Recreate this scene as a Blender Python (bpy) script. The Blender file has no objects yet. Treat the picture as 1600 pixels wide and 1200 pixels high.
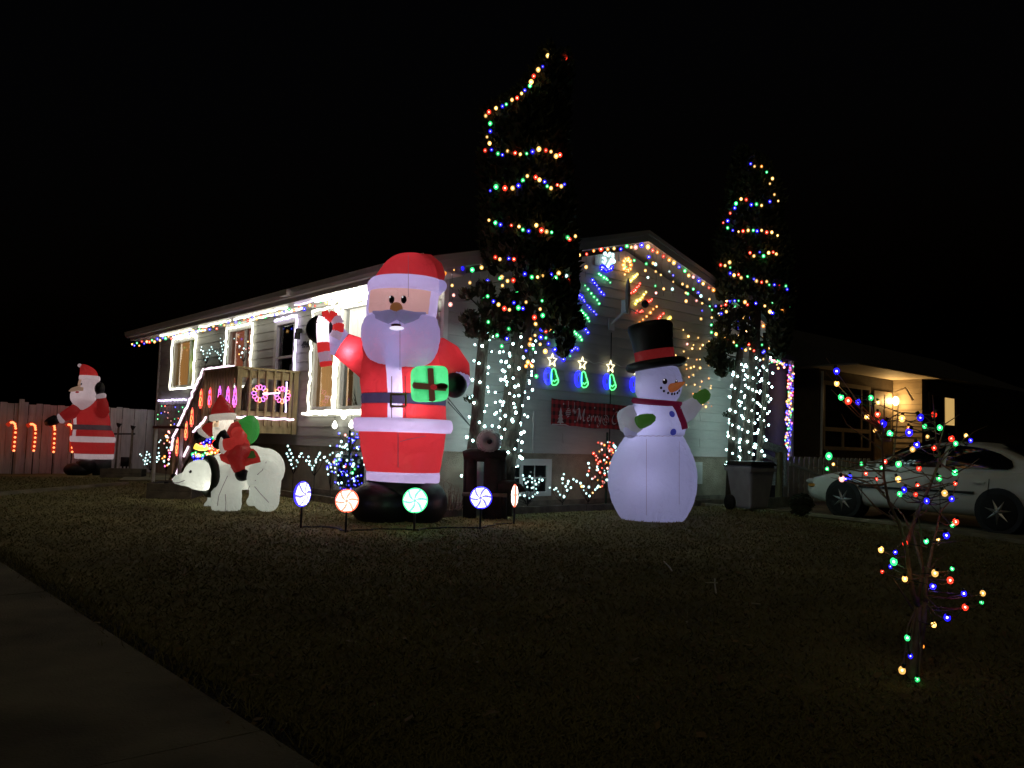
import bpy, math, random
import numpy as np
from mathutils import Vector as V, Matrix, Quaternion
from mathutils.bvhtree import BVHTree
R = random.Random(7)
NP = np.random.RandomState(7)
SC = bpy.context.scene
COL = SC.collection
PI = math.pi

# ------------------------------------------------------------------ camera, sky, street and moon light, exposure
FPX, CAMH = 1300.0, 1.1
TH, RO = math.atan(94 / FPX), math.atan(0.0294)
_r0, _u0, CF = V((1, 0, 0)), V((0, -math.sin(TH), math.cos(TH))), V((0, math.cos(TH), math.sin(TH)))
CR = _r0 * math.cos(RO) + _u0 * math.sin(RO)
CU = _u0 * math.cos(RO) - _r0 * math.sin(RO)
CC = V((0, 0, CAMH))
cam = bpy.data.cameras.new('camera')
cam.sensor_width, cam.lens, cam.clip_start, cam.clip_end = 36, 36 * FPX / 1600, 0.05, 2000
camo = bpy.data.objects.new('camera', cam); COL.objects.link(camo)
camo.matrix_world = Matrix(((CR.x, CU.x, -CF.x, 0), (CR.y, CU.y, -CF.y, 0), (CR.z, CU.z, -CF.z, CAMH), (0, 0, 0, 1)))
SC.camera = camo
SUN_EL, SUN_AZ = math.radians(48), math.radians(208)
world = bpy.data.worlds.new('World'); SC.world = world; world.use_nodes = True
nt = world.node_tree
sky = nt.nodes.new('ShaderNodeTexSky'); sky.sky_type = 'NISHITA'; sky.sun_disc = False
sky.sun_elevation, sky.sun_rotation = math.radians(-4), SUN_AZ
bg = nt.nodes['Background']; bg.inputs['Strength'].default_value = 0.045
nt.links.new(sky.outputs[0], bg.inputs['Color'])
sl = bpy.data.lights.new('street_moon_light', 'SUN'); sl.energy, sl.angle, sl.color = 0.085, math.radians(12), (1, .86, .52)  # one weak warm lamp standing in for unseen street and moon light
so = bpy.data.objects.new('street_moon_light', sl); COL.objects.link(so)
so.rotation_euler = V((math.sin(SUN_AZ) * math.cos(SUN_EL), math.cos(SUN_AZ) * math.cos(SUN_EL), math.sin(SUN_EL))).to_track_quat('Z', 'Y').to_euler()
vs = SC.view_settings
SC.display_settings.display_device = 'sRGB'
vs.view_transform, vs.look, vs.exposure, vs.gamma, vs.use_curve_mapping = 'Standard', 'None', 0, 1, False
SC.render.engine = 'CYCLES'
cy = SC.cycles
cy.use_denoising = True; cy.max_bounces = 6; cy.diffuse_bounces = 3; cy.glossy_bounces = 3; cy.transmission_bounces = 4
cy.transparent_max_bounces = 24; cy.sample_clamp_indirect = 3; cy.sample_clamp_direct = 0; cy.use_light_tree = True
cy.caustics_reflective = cy.caustics_refractive = False

# ------------------------------------------------------------------ pixel of the photograph -> point on a real plane
def ray(x, y): return CF + CR * ((x - 800) / FPX) - CU * ((y - 600) / FPX)
GZ = 0.10                                                       # level of the lawn; the house frame's zero lies a little lower
def gz(x, y):                                                   # the lawn falls away towards the drive on the right
    t = min(1, max(0, (x - 3.9) / 2.2)); return GZ - .21 * t * t * (3 - 2 * t)
def ground(x, y, z=None):
    d = ray(x, y); p = CC + d * (((GZ if z is None else z) - CAMH) / d.z)
    if z is None:
        for _ in range(12): p = CC + d * ((gz(p.x, p.y) - CAMH) / d.z)
    return p
def at(x, y, Y):
    d = ray(x, y); return CC + d * (Y / d.y)
def onplane(x, y, p0, n):
    d = ray(x, y); return CC + d * ((p0 - CC).dot(n) / d.dot(n))
AZ = math.radians(49)
VX, VY = V((math.sin(AZ), math.cos(AZ), 0)), V((-math.cos(AZ), math.sin(AZ), 0))   # along the gable / along the front
PHI = math.radians(41)
CO = at(687, 690, 11.9); CO.z = 0
def loc(p): q = V(p) - CO; return V((q.dot(VX), q.dot(VY), q.z))
def wor(x, y, z=0): return CO + VX * x + VY * y + V((0, 0, z))
def gab(x, y, off=0.0): return loc(onplane(x, y, CO - VY * off, VY))      # house-frame point, off metres out from the gable
def fro(x, y, off=0.0): return loc(onplane(x, y, CO - VX * off, VX))

# ------------------------------------------------------------------ materials
def newmat(name):
    m = bpy.data.materials.new(name); m.use_nodes = True
    return m, m.node_tree.nodes, m.node_tree.links, m.node_tree.nodes['Principled BSDF']
def mat(name, col, rough=.6, var=.25, scale=8, bump=0.0, bscale=40, metal=0, stretch=None, spec=.4):
    m, n, l, b = newmat(name)
    b.inputs['Roughness'].default_value = rough; b.inputs['Metallic'].default_value = metal
    b.inputs['Specular IOR Level'].default_value = spec
    tc = n.new('ShaderNodeTexCoord'); mp = n.new('ShaderNodeMapping'); l.new(tc.outputs['Object'], mp.inputs[0])
    if stretch: mp.inputs['Scale'].default_value = stretch
    nz = n.new('ShaderNodeTexNoise'); nz.inputs['Scale'].default_value = scale; nz.inputs['Detail'].default_value = 6
    l.new(mp.outputs[0], nz.inputs['Vector'])
    rp = n.new('ShaderNodeValToRGB')
    rp.color_ramp.elements[0].position, rp.color_ramp.elements[1].position = .3, .72
    rp.color_ramp.elements[0].color = (*[c * (1 - var) for c in col], 1); rp.color_ramp.elements[1].color = (*[min(1, c * (1 + var)) for c in col], 1)
    l.new(nz.outputs[0], rp.inputs[0]); l.new(rp.outputs[0], b.inputs['Base Color'])
    if bump:
        n2 = n.new('ShaderNodeTexNoise'); n2.inputs['Scale'].default_value = bscale; n2.inputs['Detail'].default_value = 5
        l.new(mp.outputs[0], n2.inputs['Vector'])
        bp = n.new('ShaderNodeBump'); bp.inputs['Strength'].default_value = bump; bp.inputs['Distance'].default_value = .02
        l.new(n2.outputs[0], bp.inputs['Height']); l.new(bp.outputs[0], b.inputs['Normal'])
    return m
def emit(name, col, s, base=(.6, .6, .6)):
    m, n, l, b = newmat(name)
    b.inputs['Base Color'].default_value = (*base, 1); b.inputs['Emission Color'].default_value = (*col, 1)
    b.inputs['Emission Strength'].default_value = s; b.inputs['Roughness'].default_value = .4
    return m
def fabric(name, col, glow, gcol=None, trans=.45):
    """thin nylon of an inflatable, lit from inside: diffuse + translucent, plus the even glow of the light bouncing about inside"""
    m = bpy.data.materials.new(name); m.use_nodes = True; n, l = m.node_tree.nodes, m.node_tree.links
    n.remove(n['Principled BSDF']); out = n['Material Output']
    d = n.new('ShaderNodeBsdfDiffuse'); t = n.new('ShaderNodeBsdfTranslucent'); mx = n.new('ShaderNodeMixShader'); mx.inputs[0].default_value = trans
    e = n.new('ShaderNodeEmission'); ad = n.new('ShaderNodeAddShader'); g = n.new('ShaderNodeBsdfGlossy'); g.inputs['Roughness'].default_value = .35
    m2 = n.new('ShaderNodeMixShader'); m2.inputs[0].default_value = .03
    tc = n.new('ShaderNodeTexCoord'); nz = n.new('ShaderNodeTexNoise'); nz.inputs['Scale'].default_value = 5; nz.inputs['Detail'].default_value = 5; nz.inputs['Distortion'].default_value = .6
    l.new(tc.outputs['Object'], nz.inputs['Vector'])
    bp = n.new('ShaderNodeBump'); bp.inputs['Strength'].default_value = .5; bp.inputs['Distance'].default_value = .08
    l.new(nz.outputs[0], bp.inputs['Height'])
    wv = n.new('ShaderNodeTexNoise'); wv.inputs['Scale'].default_value = 220; l.new(tc.outputs['Object'], wv.inputs['Vector'])
    hs = n.new('ShaderNodeValToRGB'); hs.color_ramp.elements[0].color = (*[c * .86 for c in col], 1); hs.color_ramp.elements[1].color = (*col, 1)
    l.new(wv.outputs[0], hs.inputs[0])
    for s in (d, t): l.new(hs.outputs[0], s.inputs['Color']); l.new(bp.outputs[0], s.inputs['Normal'])
    l.new(bp.outputs[0], g.inputs['Normal'])
    gl = n.new('ShaderNodeMapRange'); gl.inputs[1].default_value = .3; gl.inputs[2].default_value = .7; gl.inputs[3].default_value = glow * .82; gl.inputs[4].default_value = glow * 1.12
    n3 = n.new('ShaderNodeTexNoise'); n3.inputs['Scale'].default_value = 1.6; l.new(tc.outputs['Object'], n3.inputs['Vector'])
    l.new(n3.outputs[0], gl.inputs[0]); l.new(gl.outputs[0], e.inputs['Strength'])
    e.inputs['Color'].default_value = (*(gcol or col), 1)
    l.new(d.outputs[0], mx.inputs[1]); l.new(t.outputs[0], mx.inputs[2])
    l.new(mx.outputs[0], m2.inputs[1]); l.new(g.outputs[0], m2.inputs[2])
    l.new(m2.outputs[0], ad.inputs[0]); l.new(e.outputs[0], ad.inputs[1]); l.new(ad.outputs[0], out.inputs['Surface'])
    return m
def capmat(name, col, s, clear=.35):
    """coloured plastic cap over a small lamp"""
    m = bpy.data.materials.new(name); m.use_nodes = True; n, l = m.node_tree.nodes, m.node_tree.links
    n.remove(n['Principled BSDF']); out = n['Material Output']
    e = n.new('ShaderNodeEmission'); e.inputs['Color'].default_value = (*col, 1); e.inputs['Strength'].default_value = s
    t = n.new('ShaderNodeBsdfTransparent'); mx = n.new('ShaderNodeMixShader'); mx.inputs[0].default_value = clear
    l.new(e.outputs[0], mx.inputs[1]); l.new(t.outputs[0], mx.inputs[2]); l.new(mx.outputs[0], out.inputs['Surface'])
    return m
def glassmat(name, tint=(.02, .025, .03), clear=.6):
    m = bpy.data.materials.new(name); m.use_nodes = True; n, l = m.node_tree.nodes, m.node_tree.links
    n.remove(n['Principled BSDF']); out = n['Material Output']
    t = n.new('ShaderNodeBsdfTransparent'); g = n.new('ShaderNodeBsdfGlossy'); g.inputs['Roughness'].default_value = .04
    fr = n.new('ShaderNodeFresnel'); fr.inputs[0].default_value = 1.5
    t.inputs['Color'].default_value = (clear, clear, clear, 1)
    mx = n.new('ShaderNodeMixShader'); l.new(fr.outputs[0], mx.inputs[0]); l.new(t.outputs[0], mx.inputs[1]); l.new(g.outputs[0], mx.inputs[2])
    l.new(mx.outputs[0], out.inputs['Surface'])
    return m

M = {}
M['siding'] = mat('siding', (.40, .40, .375), .55, .07, 3, .15, 60, stretch=(1, 1, 6))
M['stucco'] = mat('stucco', (.30, .255, .19), .9, .3, 3.5, .6, 60)
M['trim'] = mat('trim', (.62, .62, .6), .45, .06, 6)
M['soffit'] = mat('soffit', (.62, .61, .6), .5, .05, 5)
M['shingle'] = mat('shingle', (.05, .047, .045), .95, .4, 30, .6, 80)
M['gutter'] = mat('gutter', (.55, .55, .55), .35, .05, 5)
M['wood'] = mat('wood', (.42, .34, .18), .75, .3, 6, .3, 50, stretch=(3, 3, .5))
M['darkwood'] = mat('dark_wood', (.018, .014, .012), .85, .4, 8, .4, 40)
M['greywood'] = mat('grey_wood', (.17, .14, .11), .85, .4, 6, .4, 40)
M['fence'] = mat('fence', (.60, .59, .62), .8, .16, 5, .3, 40, stretch=(4, 4, .6))
M['concrete'] = mat('concrete', (.20, .18, .118), .9, .42, 2.2, .6, 80)
M['asphalt'] = mat('asphalt', (.05, .05, .05), .9, .3, 30, .4, 80)
M['soil'] = mat('soil', (.02, .016, .011), 1, .5, 20, 1, 40)
M['black'] = mat('black_plastic', (.012, .012, .012), .5, .2, 10)
M['wire'] = mat('wire', (.012, .03, .016), .5, .2, 10)
M['bark'] = mat('bark', (.07, .055, .042), .95, .45, 14, 1, 40, stretch=(6, 6, 1))
M['twig'] = mat('twig', (.26, .18, .13), .8, .3, 20, .3, 60)
M['leaf'] = mat('cedar_leaf', (.05, .064, .03), .7, .5, 3)
M['drygrass'] = mat('dry_grass', (.20, .178, .07), .9, .25, .9)
M['lawn'] = mat('lawn_soil', (.17, .148, .058), 1, .35, 1.5, .8, 60)
M['white_paint'] = mat('white_paint', (.78, .78, .74), .6, .15, 8)
M['car'] = mat('car_paint', (.72, .72, .68), .25, .03, 3)
M['tyre'] = mat('tyre', (.012, .012, .012), .8, .2, 20)
M['alloy'] = mat('alloy', (.5, .5, .52), .3, .1, 20, metal=.9)
M['carglass'] = mat('car_glass', (.006, .006, .008), .06, .1, 4, spec=.6)
M['amber'] = mat('amber_lens', (.5, .22, .04), .25, .1, 20)
M['bin'] = mat('bin_plastic', (.34, .34, .35), .5, .15, 5)
M['curtain'] = mat('curtain', (.35, .2, .12), .8, .2, 10)
M['room'] = mat('room', (.12, .1, .08), .9, .2, 3)
M['glass'] = glassmat('glass', clear=.85)
M['darkpane'] = mat('dark_pane', (.012, .014, .016), .08, .1, 4, spec=.6)
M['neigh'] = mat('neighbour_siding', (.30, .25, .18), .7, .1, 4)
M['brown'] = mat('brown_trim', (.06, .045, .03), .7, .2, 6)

# ------------------------------------------------------------------ mesh builder
class MB:
    def __init__(s): s.v, s.f = [], []
    def add(s, vs, fs):
        k = len(s.v); s.v += [tuple(p) for p in vs]; s.f += [tuple(i + k for i in f) for f in fs]; return s
    def box(s, a, b, m=None):
        x0, y0, z0 = a; x1, y1, z1 = b
        vs = [V(p) for p in ((x0, y0, z0), (x1, y0, z0), (x1, y1, z0), (x0, y1, z0), (x0, y0, z1), (x1, y0, z1), (x1, y1, z1), (x0, y1, z1))]
        if m: vs = [m @ p for p in vs]
        return s.add(vs, [(0, 3, 2, 1), (4, 5, 6, 7), (0, 1, 5, 4), (1, 2, 6, 5), (2, 3, 7, 6), (3, 0, 4, 7)])
    def bar(s, a, b, w, h, up=(0, 0, 1)):
        a, b, up = V(a), V(b), V(up); d = (b - a).normalized(); x = d.cross(up).normalized(); y = x.cross(d)
        vs = []
        for p in (a, b):
            for sx, sy in ((-1, -1), (1, -1), (1, 1), (-1, 1)): vs.append(p + x * (sx * w / 2) + y * (sy * h / 2))
        return s.add(vs, [(3, 2, 1, 0), (4, 5, 6, 7), (0, 1, 5, 4), (1, 2, 6, 5), (2, 3, 7, 6), (3, 0, 4, 7)])
    def prism(s, poly, axis, a, b):
        """poly of 2-D points extruded along axis ('x': points are (y,z); 'y': (x,z); 'z': (x,y))"""
        n = len(poly)
        def p3(p, t): return {'x': (t, p[0], p[1]), 'y': (p[0], t, p[1]), 'z': (p[0], p[1], t)}[axis]
        vs = [p3(p, a) for p in poly] + [p3(p, b) for p in poly]
        return s.add(vs, [tuple(range(n)), tuple(range(2 * n - 1, n - 1, -1))] + [(i, i + n, (i + 1) % n + n, (i + 1) % n) for i in range(n)])
    def tube(s, path, r, n=8, closed=False, cap=True):
        path = [V(p) for p in path]; k = len(path); rs = r if hasattr(r, '__len__') else [r] * k
        up = V((0, 0, 1)); vs = []; px = None
        for i, p in enumerate(path):
            a = path[(i - 1) % k] if (i > 0 or closed) else p; b = path[(i + 1) % k] if (i < k - 1 or closed) else p
            d = (b - a); d = d.normalized() if d.length > 1e-9 else V((0, 0, 1))
            if px is None:
                x = d.cross(up) if abs(d.z) < .95 else d.cross(V((0, 1, 0)))
            else:
                x = px - d * px.dot(d)
                if x.length < 1e-6: x = d.cross(up)
            x.normalize(); y = d.cross(x); px = x
            vs += [p + (x * math.cos(t) + y * math.sin(t)) * rs[i] for t in [2 * PI * j / n for j in range(n)]]
        fs = []
        for i in range(k if closed else k - 1):
            a, b = i * n, ((i + 1) % k) * n
            fs += [(a + j, a + (j + 1) % n, b + (j + 1) % n, b + j) for j in range(n)]
        if cap and not closed: fs += [tuple(range(n - 1, -1, -1)), tuple(range((k - 1) * n, k * n))]
        return s.add(vs, fs)
    def ball(s, c, r, n=12, m=8, rot=None):
        c = V(c); r = V((r, r, r)) if not hasattr(r, '__len__') else V(r); vs = [V((0, 0, r.z))]
        for i in range(1, m):
            t = PI * i / m
            vs += [V((r.x * math.sin(t) * math.cos(2 * PI * j / n), r.y * math.sin(t) * math.sin(2 * PI * j / n), r.z * math.cos(t))) for j in range(n)]
        vs.append(V((0, 0, -r.z)))
        fs = [(0, 1 + j, 1 + (j + 1) % n) for j in range(n)]
        for i in range(m - 2):
            a, b = 1 + i * n, 1 + (i + 1) * n
            fs += [(a + j, b + j, b + (j + 1) % n, a + (j + 1) % n) for j in range(n)]
        e = len(vs) - 1; a = 1 + (m - 2) * n
        fs += [(e, a + (j + 1) % n, a + j) for j in range(n)]
        return s.add([c + ((rot @ p) if rot else p) for p in vs], fs)
    def mesh(s, name, ms, smooth=False):
        me = bpy.data.meshes.new(name); me.from_pydata(s.v, [], s.f)
        for m in (ms if isinstance(ms, list) else [ms]): me.materials.append(m)
        if smooth: me.polygons.foreach_set('use_smooth', [True] * len(me.polygons))
        me.update(); return me
    def build(s, name, m, parent=None, smooth=False, **tags):
        o = bpy.data.objects.new(name, s.mesh(name, m, smooth)); COL.objects.link(o); o.parent = parent
        for k, v in tags.items(): o[k] = v
        return o
    def bvh(s): return BVHTree.FromPolygons(s.v, s.f)
def box(a, b): return MB().box(a, b)
def inst(name, me, parent, p=(0, 0, 0), sc=1, rot=None):
    o = bpy.data.objects.new(name, me); COL.objects.link(o); o.parent = parent; o.location = p
    if sc != 1: o.scale = (sc, sc, sc)
    if rot is not None: o.rotation_mode = 'QUATERNION'; o.rotation_quaternion = rot
    return o
def thing(name, label, cat, p=(0, 0, 0), rz=0, group=None):
    o = bpy.data.objects.new(name, None); COL.objects.link(o); o.location = p; o.rotation_euler = (0, 0, rz)
    o.empty_display_size = .1; o['label'] = label; o['category'] = cat
    if group: o['group'] = group
    return o
def tag(o, label, cat, group=None):
    o['label'] = label; o['category'] = cat
    if group: o['group'] = group
    return o
def hthing(name, label, cat, group=None): return thing(name, label, cat, CO, PHI, group)     # a thing measured in the house's own frame
def lamp(parent, p, e, col=(1, 1, 1), r=.06, name='lamp'):
    d = bpy.data.lights.new(name, 'POINT'); d.energy, d.color, d.shadow_soft_size = e, col, r
    o = bpy.data.objects.new(name, d); COL.objects.link(o); o.parent = parent; o.location = p; return o

# bulbs: a small bright lamp inside a coloured cap
HUE = {'r': (1, .035, .015), 'g': (.03, .75, .17), 'b': (.012, .008, 1), 'w': (1, .5, .12), 'o': (1, .27, .03), 'c': (.58, 1, .97), 'p': (1, .12, .55),
       'k': (1, .35, .3), 'y': (1, .72, .1)}
CORE = {'r': (1, .42, .3), 'g': (.6, 1, .7), 'b': (.42, .4, 1), 'w': (1, .8, .42), 'o': (1, .7, .35), 'c': (1, 1, 1), 'p': (1, .6, .9), 'k': (1, .8, .7), 'y': (1, .9, .5)}
BULB = {}
def bulbmesh(c, s=1.0, n=8, m=6):
    key = (c, s)
    if key in BULB: return BULB[key]
    a = MB().ball((0, 0, 0), (1, 1, 1.15), n, m); na = len(a.f)
    a.ball((0, 0, 0), .36, 6, 4)
    me = a.mesh('bulb', [capmat('bulb_cap_' + c, HUE[c], 1.9 * s), emit('bulb_lamp_' + c, CORE[c], 13 * s)], True)
    me.materials[1].cycles.emission_sampling = 'NONE'
    me.polygons.foreach_set('material_index', [0] * na + [1] * (len(me.polygons) - na)); me.update()
    BULB[key] = me; return me
def bulb(parent, p, c, r=.034, s=1.0): return inst('bulb', bulbmesh(c, round(s * R.choice((.55, 1, 1, 1.6)), 2)), parent, p, r * R.uniform(.66, 1.16))
def wire(parent, pts, r=.004, m='wire'):
    if len(pts) > 1: return MB().tube(pts, r, 4).build('wire', M[m], parent)
def glowtube(parent, name, pts, r, m, closed=False, n=6): return MB().tube(pts, r, n, closed).build(name, m, parent, True)
def colours(seq, n): return [seq[i % len(seq)] for i in range(n)]

# ------------------------------------------------------------------ ground
def struct(name, mb, m): return mb.build(name, m, None, kind='structure')
ex = loc(ground(0, 875)).x                                       # house-side edge of the pavement, in the house frame
xs_ = [-300, 3.9] + [3.9 + .22 * i for i in range(1, 11)] + [300]; lw = MB()
lw.add([(x, y, gz(x, 0)) for x in xs_ for y in (-300, 300)], [(2 * i, 2 * i + 2, 2 * i + 3, 2 * i + 1) for i in range(len(xs_) - 1)])
struct('lawn', lw, M['lawn'])
jy = loc(ground(0, 940)).y
walk = bpy.data.objects.new('sidewalk', None); COL.objects.link(walk); walk['kind'] = 'structure'; walk.location = CO; walk.rotation_euler = (0, 0, PHI)
sidewalk_bed = MB().box((ex - 1.7, -22, GZ - .05), (ex - .02, 34, GZ + .012)).build('bedding', M['soil'], walk)
slab = None
for i in range(-11, 18):
    y = jy + i * 3.0
    b = MB().box((ex - 1.62, y + .006, GZ - .05), (ex - .06, y + 2.994, GZ + .035 + .006 * R.random()))
    b.build('slab', M['concrete'], walk)
struct('soil_edge', MB().prism([(wor(ex - .02, -22).x, wor(ex - .02, -22).y), (wor(ex + .06, -22).x, wor(ex + .06, -22).y), (wor(ex + .06, 34).x, wor(ex + .06, 34).y), (wor(ex - .02, 34).x, wor(ex - .02, 34).y)], 'z', GZ - .04, GZ + .008), M['soil'])
rd = [wor(ex - 1.9, -200), wor(ex - 9.5, -200), wor(ex - 9.5, 220), wor(ex - 1.9, 220)]
struct('road', MB().prism([(p.x, p.y) for p in rd], 'z', GZ - .05, GZ + .006), M['asphalt'])
dp = [ground(1060, 787), ground(1100, 791), ground(1240, 803), ground(1420, 823), ground(1600, 850)]
e2 = dp[-1] + (dp[-1] - dp[-2]).normalized() * 6
poly = [(p.x, p.y) for p in dp] + [(e2.x, e2.y), (24, 10), (24, 24), (9.5, 27), (3.9, 17.0)]
def inpoly(x, y, pl):
    c = False; n_ = len(pl)
    for i in range(n_):
        (x1, y1), (x2, y2) = pl[i], pl[(i + 1) % n_]
        if (y1 > y) != (y2 > y) and x < (x2 - x1) * (y - y1) / (y2 - y1) + x1: c = not c
    return c
dv = MB(); gd = {}; ST = .13
def gv(i, j):
    if (i, j) not in gd: gd[(i, j)] = len(dv.v); x, y = i * ST, j * ST; dv.v.append((x, y, gz(x, y) + .012))
    return gd[(i, j)]
for i in range(int(3 / ST), int(24 / ST)):
    for j in range(int(4 / ST), int(27 / ST)):
        if inpoly((i + .5) * ST, (j + .5) * ST, poly): dv.f.append((gv(i, j), gv(i + 1, j), gv(i + 1, j + 1), gv(i, j + 1)))
struct('driveway', dv, M['concrete'])
struct('driveway_kerb', MB().tube([p + V((0, 0, .01)) for p in dp] + [e2], .05, 6), M['concrete'])
pp = [ground(*q) for q in ((185, 752), (222, 733), (300, 738), (300, 752))]
struct('step_pad', MB().prism([(p.x, p.y) for p in pp], 'z', GZ - .05, GZ + .03), M['concrete'])
a, b_ = ground(-60, 779), ground(196, 757)
struct('path_edging', MB().bar(a + V((0, 0, .02)), b_ + V((0, 0, .02)), .14, .06), M['concrete'])

# grass blades over the lawn that the camera can see
def onpaved(p):
    q = loc(p)
    if q.x < ex + .05 + .05 * math.sin(q.y * 7) * math.sin(q.y * 2.3): return True
    if q.x > -.05 and -0.62 < q.y < 12.3 and q.x < 8.4: return True
    if -0.62 < q.x < 0 and -.62 < q.y < 4.2: return True
    inside = False; n = len(poly)
    for i in range(n):
        (x1, y1), (x2, y2) = poly[i], poly[(i + 1) % n]
        if (y1 > p[1]) != (y2 > p[1]) and p[0] < (x2 - x1) * (p[1] - y1) / (y2 - y1) + x1: inside = not inside
    return inside
vs_, fs_ = [], []
cnt = 0
while cnt < 130000:
    d = 2.6 + 18 * (NP.rand() ** 1.7); an = math.radians(NP.uniform(-36, 36)); x, y = d * math.sin(an), d * math.cos(an)
    if onpaved((x, y, 0)): continue
    h = NP.uniform(.008, .024) * (1 + .02 * d); w = .0025 + .00045 * d; t = NP.uniform(0, PI); lx, ly = NP.normal(0, .022, 2)
    k = len(vs_); c, s = math.cos(t) * w, math.sin(t) * w
    vs_ += [(x - c, y - s, gz(x, y)), (x + c, y + s, gz(x, y)), (x + lx, y + ly, gz(x, y) + h)]; fs_.append((k, k + 1, k + 2)); cnt += 1
for _ in range(9000):                                          # longer tufts creeping over the edge of the pavement
    q = wor(ex + NP.normal(.02, .055) + .03 * math.sin(NP.uniform(0, 6)), NP.uniform(-14, 14)); x, y = q.x, q.y
    if y < 2: continue
    k = len(vs_); a = NP.uniform(0, 6.3); c, s = .004 * math.cos(a), .004 * math.sin(a); lx, ly = NP.normal(0, .035, 2)
    vs_ += [(x - c, y - s, GZ), (x + c, y + s, GZ), (x + lx, y + ly, GZ + NP.uniform(.03, .075))]; fs_.append((k, k + 1, k + 2))
me = bpy.data.meshes.new('grass'); me.from_pydata(vs_, [], fs_); me.materials.append(M['drygrass'])
go = bpy.data.objects.new('grass', me); COL.objects.link(go); go['kind'] = 'stuff'; go['label'] = 'short dry winter grass of the front lawn'; go['category'] = 'grass'

# ------------------------------------------------------------------ the house
HW, HL, ZS, ZW = 7.8, 12.1, .97, 3.5
SL = 1.06 / 3.9
house = hthing('house', 'bungalow with pale siding and a gable end, outlined in coloured lights', 'house')
def rake(x): return ZW + SL * (x if x < 3.9 else HW - x)
WIN = [(9.55, 11.0, 2.21, 3.36), (6.46, 7.7, 2.15, 3.36), (4.55, 5.48, 1.41, 3.36), (3.04, 3.84, 1.6, 3.34), (1.25, 2.9, 1.6, 3.36)]
MB().box((.02, .02, 0), (HW - .02, HL, ZS)).build('foundation', M['stucco'], house)
def cells(y0, y1, z0, z1, holes):
    ys = sorted({y0, y1, *[h[0] for h in holes], *[h[1] for h in holes]}); zs = sorted({z0, z1, *[h[2] for h in holes], *[h[3] for h in holes]})
    for i in range(len(ys) - 1):
        for j in range(len(zs) - 1):
            cy_, cz = (ys[i] + ys[i + 1]) / 2, (zs[j] + zs[j + 1]) / 2
            if not any(h[0] < cy_ < h[1] and h[2] < cz < h[3] for h in holes): yield ys[i], ys[i + 1], zs[j], zs[j + 1]
w_ = MB()
for y0, y1, z0, z1 in cells(.14, HL - .14, ZS, ZW, WIN): w_.box((.005, y0, z0), (.12, y1, z1))
w_.build('front_wall', M['siding'], house)
MB().prism([(.006, ZS), (HW - .006, ZS), (HW - .006, ZW), (3.9, ZW + SL * 3.9), (.006, ZW)], 'y', .006, .12).build('gable_wall', M['siding'], house)
MB().box((HW - .12, .13, ZS), (HW, HL, ZW)).box((.01, HL - .13, ZS), (HW - .13, HL, ZW)).build('rear_wall', M['siding'], house)
MB().box((.5, .3, 1.2), (.52, HL - .3, 3.4)).build('room_wall', M['room'], house)
n = 15; dz = (ZW - ZS) / n                                          # lap siding, board by board
def lap(mb, a, b, z, h, face):
    """one lapped board: thick at its foot, thin at its head"""
    if face == 'gable': mb.prism([(-.024, z), (.0, z), (.0, z + h - .003), (-.008, z + h - .003)], 'x', a, b)
    else: mb.prism([(-.024, z), (.0, z), (.0, z + h - .003), (-.008, z + h - .003)], 'y', a, b)
for i in range(n + 7):
    z = ZS + i * dz
    if z < ZW - .01:
        lap(MB(), .03, 1, z, dz, 'gable')
        if i % 3 == 1: spans = [(.03, 2.44), (2.444, 6.1), (6.104, HW - .03)]
        elif i % 3 == 2: spans = [(.03, 3.65), (3.654, HW - .03)]
        else: spans = [(.03, 1.22), (1.224, 4.88), (4.884, HW - .03)]
    else:
        x0 = (z + dz - ZW) / SL
        if x0 > 3.8: break
        spans = [(x0, 3.9), (3.904, HW - x0)] if i % 2 else [(x0, HW - x0)]
    for a, b_ in spans: b = MB(); lap(b, a, b_, z, dz, 'gable'); b.build('siding_board', M['siding'], house)
for i in range(n):
    z = ZS + i * dz; cut = sorted((h[0], h[1]) for h in WIN if h[2] < z + dz / 2 < h[3]); y = .03
    for c0, c1 in cut + [(HL - .03, HL)]:
        if c0 - y > .03: b = MB(); lap(b, y, c0, z, dz, 'front'); b.build('siding_board', M['siding'], house)
        y = c1
box((-.032, -.032, ZS), (.05, .03, ZW)).build('corner_trim', M['trim'], house)
box((HW - .04, -.03, ZS), (HW + .03, .03, ZW)).build('corner_trim', M['trim'], house)
box((-.03, HL - .05, ZS), (.03, HL + .03, ZW)).build('corner_trim', M['trim'], house)
# roof: two slopes, shingle courses on top, fascia boards and a gutter
OV = .6
def slope(mb, side, z0, z1, xa, xb, y0, y1):
    p = [(xa, z0 + SL * xa), (xb, z0 + SL * xb), (xb, z1 + SL * xb), (xa, z1 + SL * xa)]
    if side: p = [(HW - x, z) for x, z in p][::-1]
    return mb.prism(p, 'y', y0, y1)
roof = slope(MB(), 0, 3.60, 3.76, -OV, 3.899, -.48, HL + .5); slope(roof, 1, 3.60, 3.76, -OV, 3.899, -.48, HL + .5)
roof = roof.build('roof', M['soffit'], house)
for side in (0, 1):
    for k in range(22):
        xa = -OV - .03 + k * (3.9 + OV + .03) / 22
        slope(MB(), side, 3.762 + .006 * (1 if k % 2 else 0), 3.785, xa, xa + .215, -.53, HL + .52).build('shingle_course', M['shingle'], roof)
    slope(MB(), side, 3.58, 3.765, -OV, 3.897, -.515, -.482).build('fascia_board', M['trim'], roof)
    slope(MB(), side, 3.70, 3.775, -OV, 3.897, -.535, -.517).build('drip_edge', M['gutter'], roof)
box((-OV + .02, -.45, 3.435), (-.03, HL + .45, 3.455)).build('soffit', M['soffit'], house)
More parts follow.
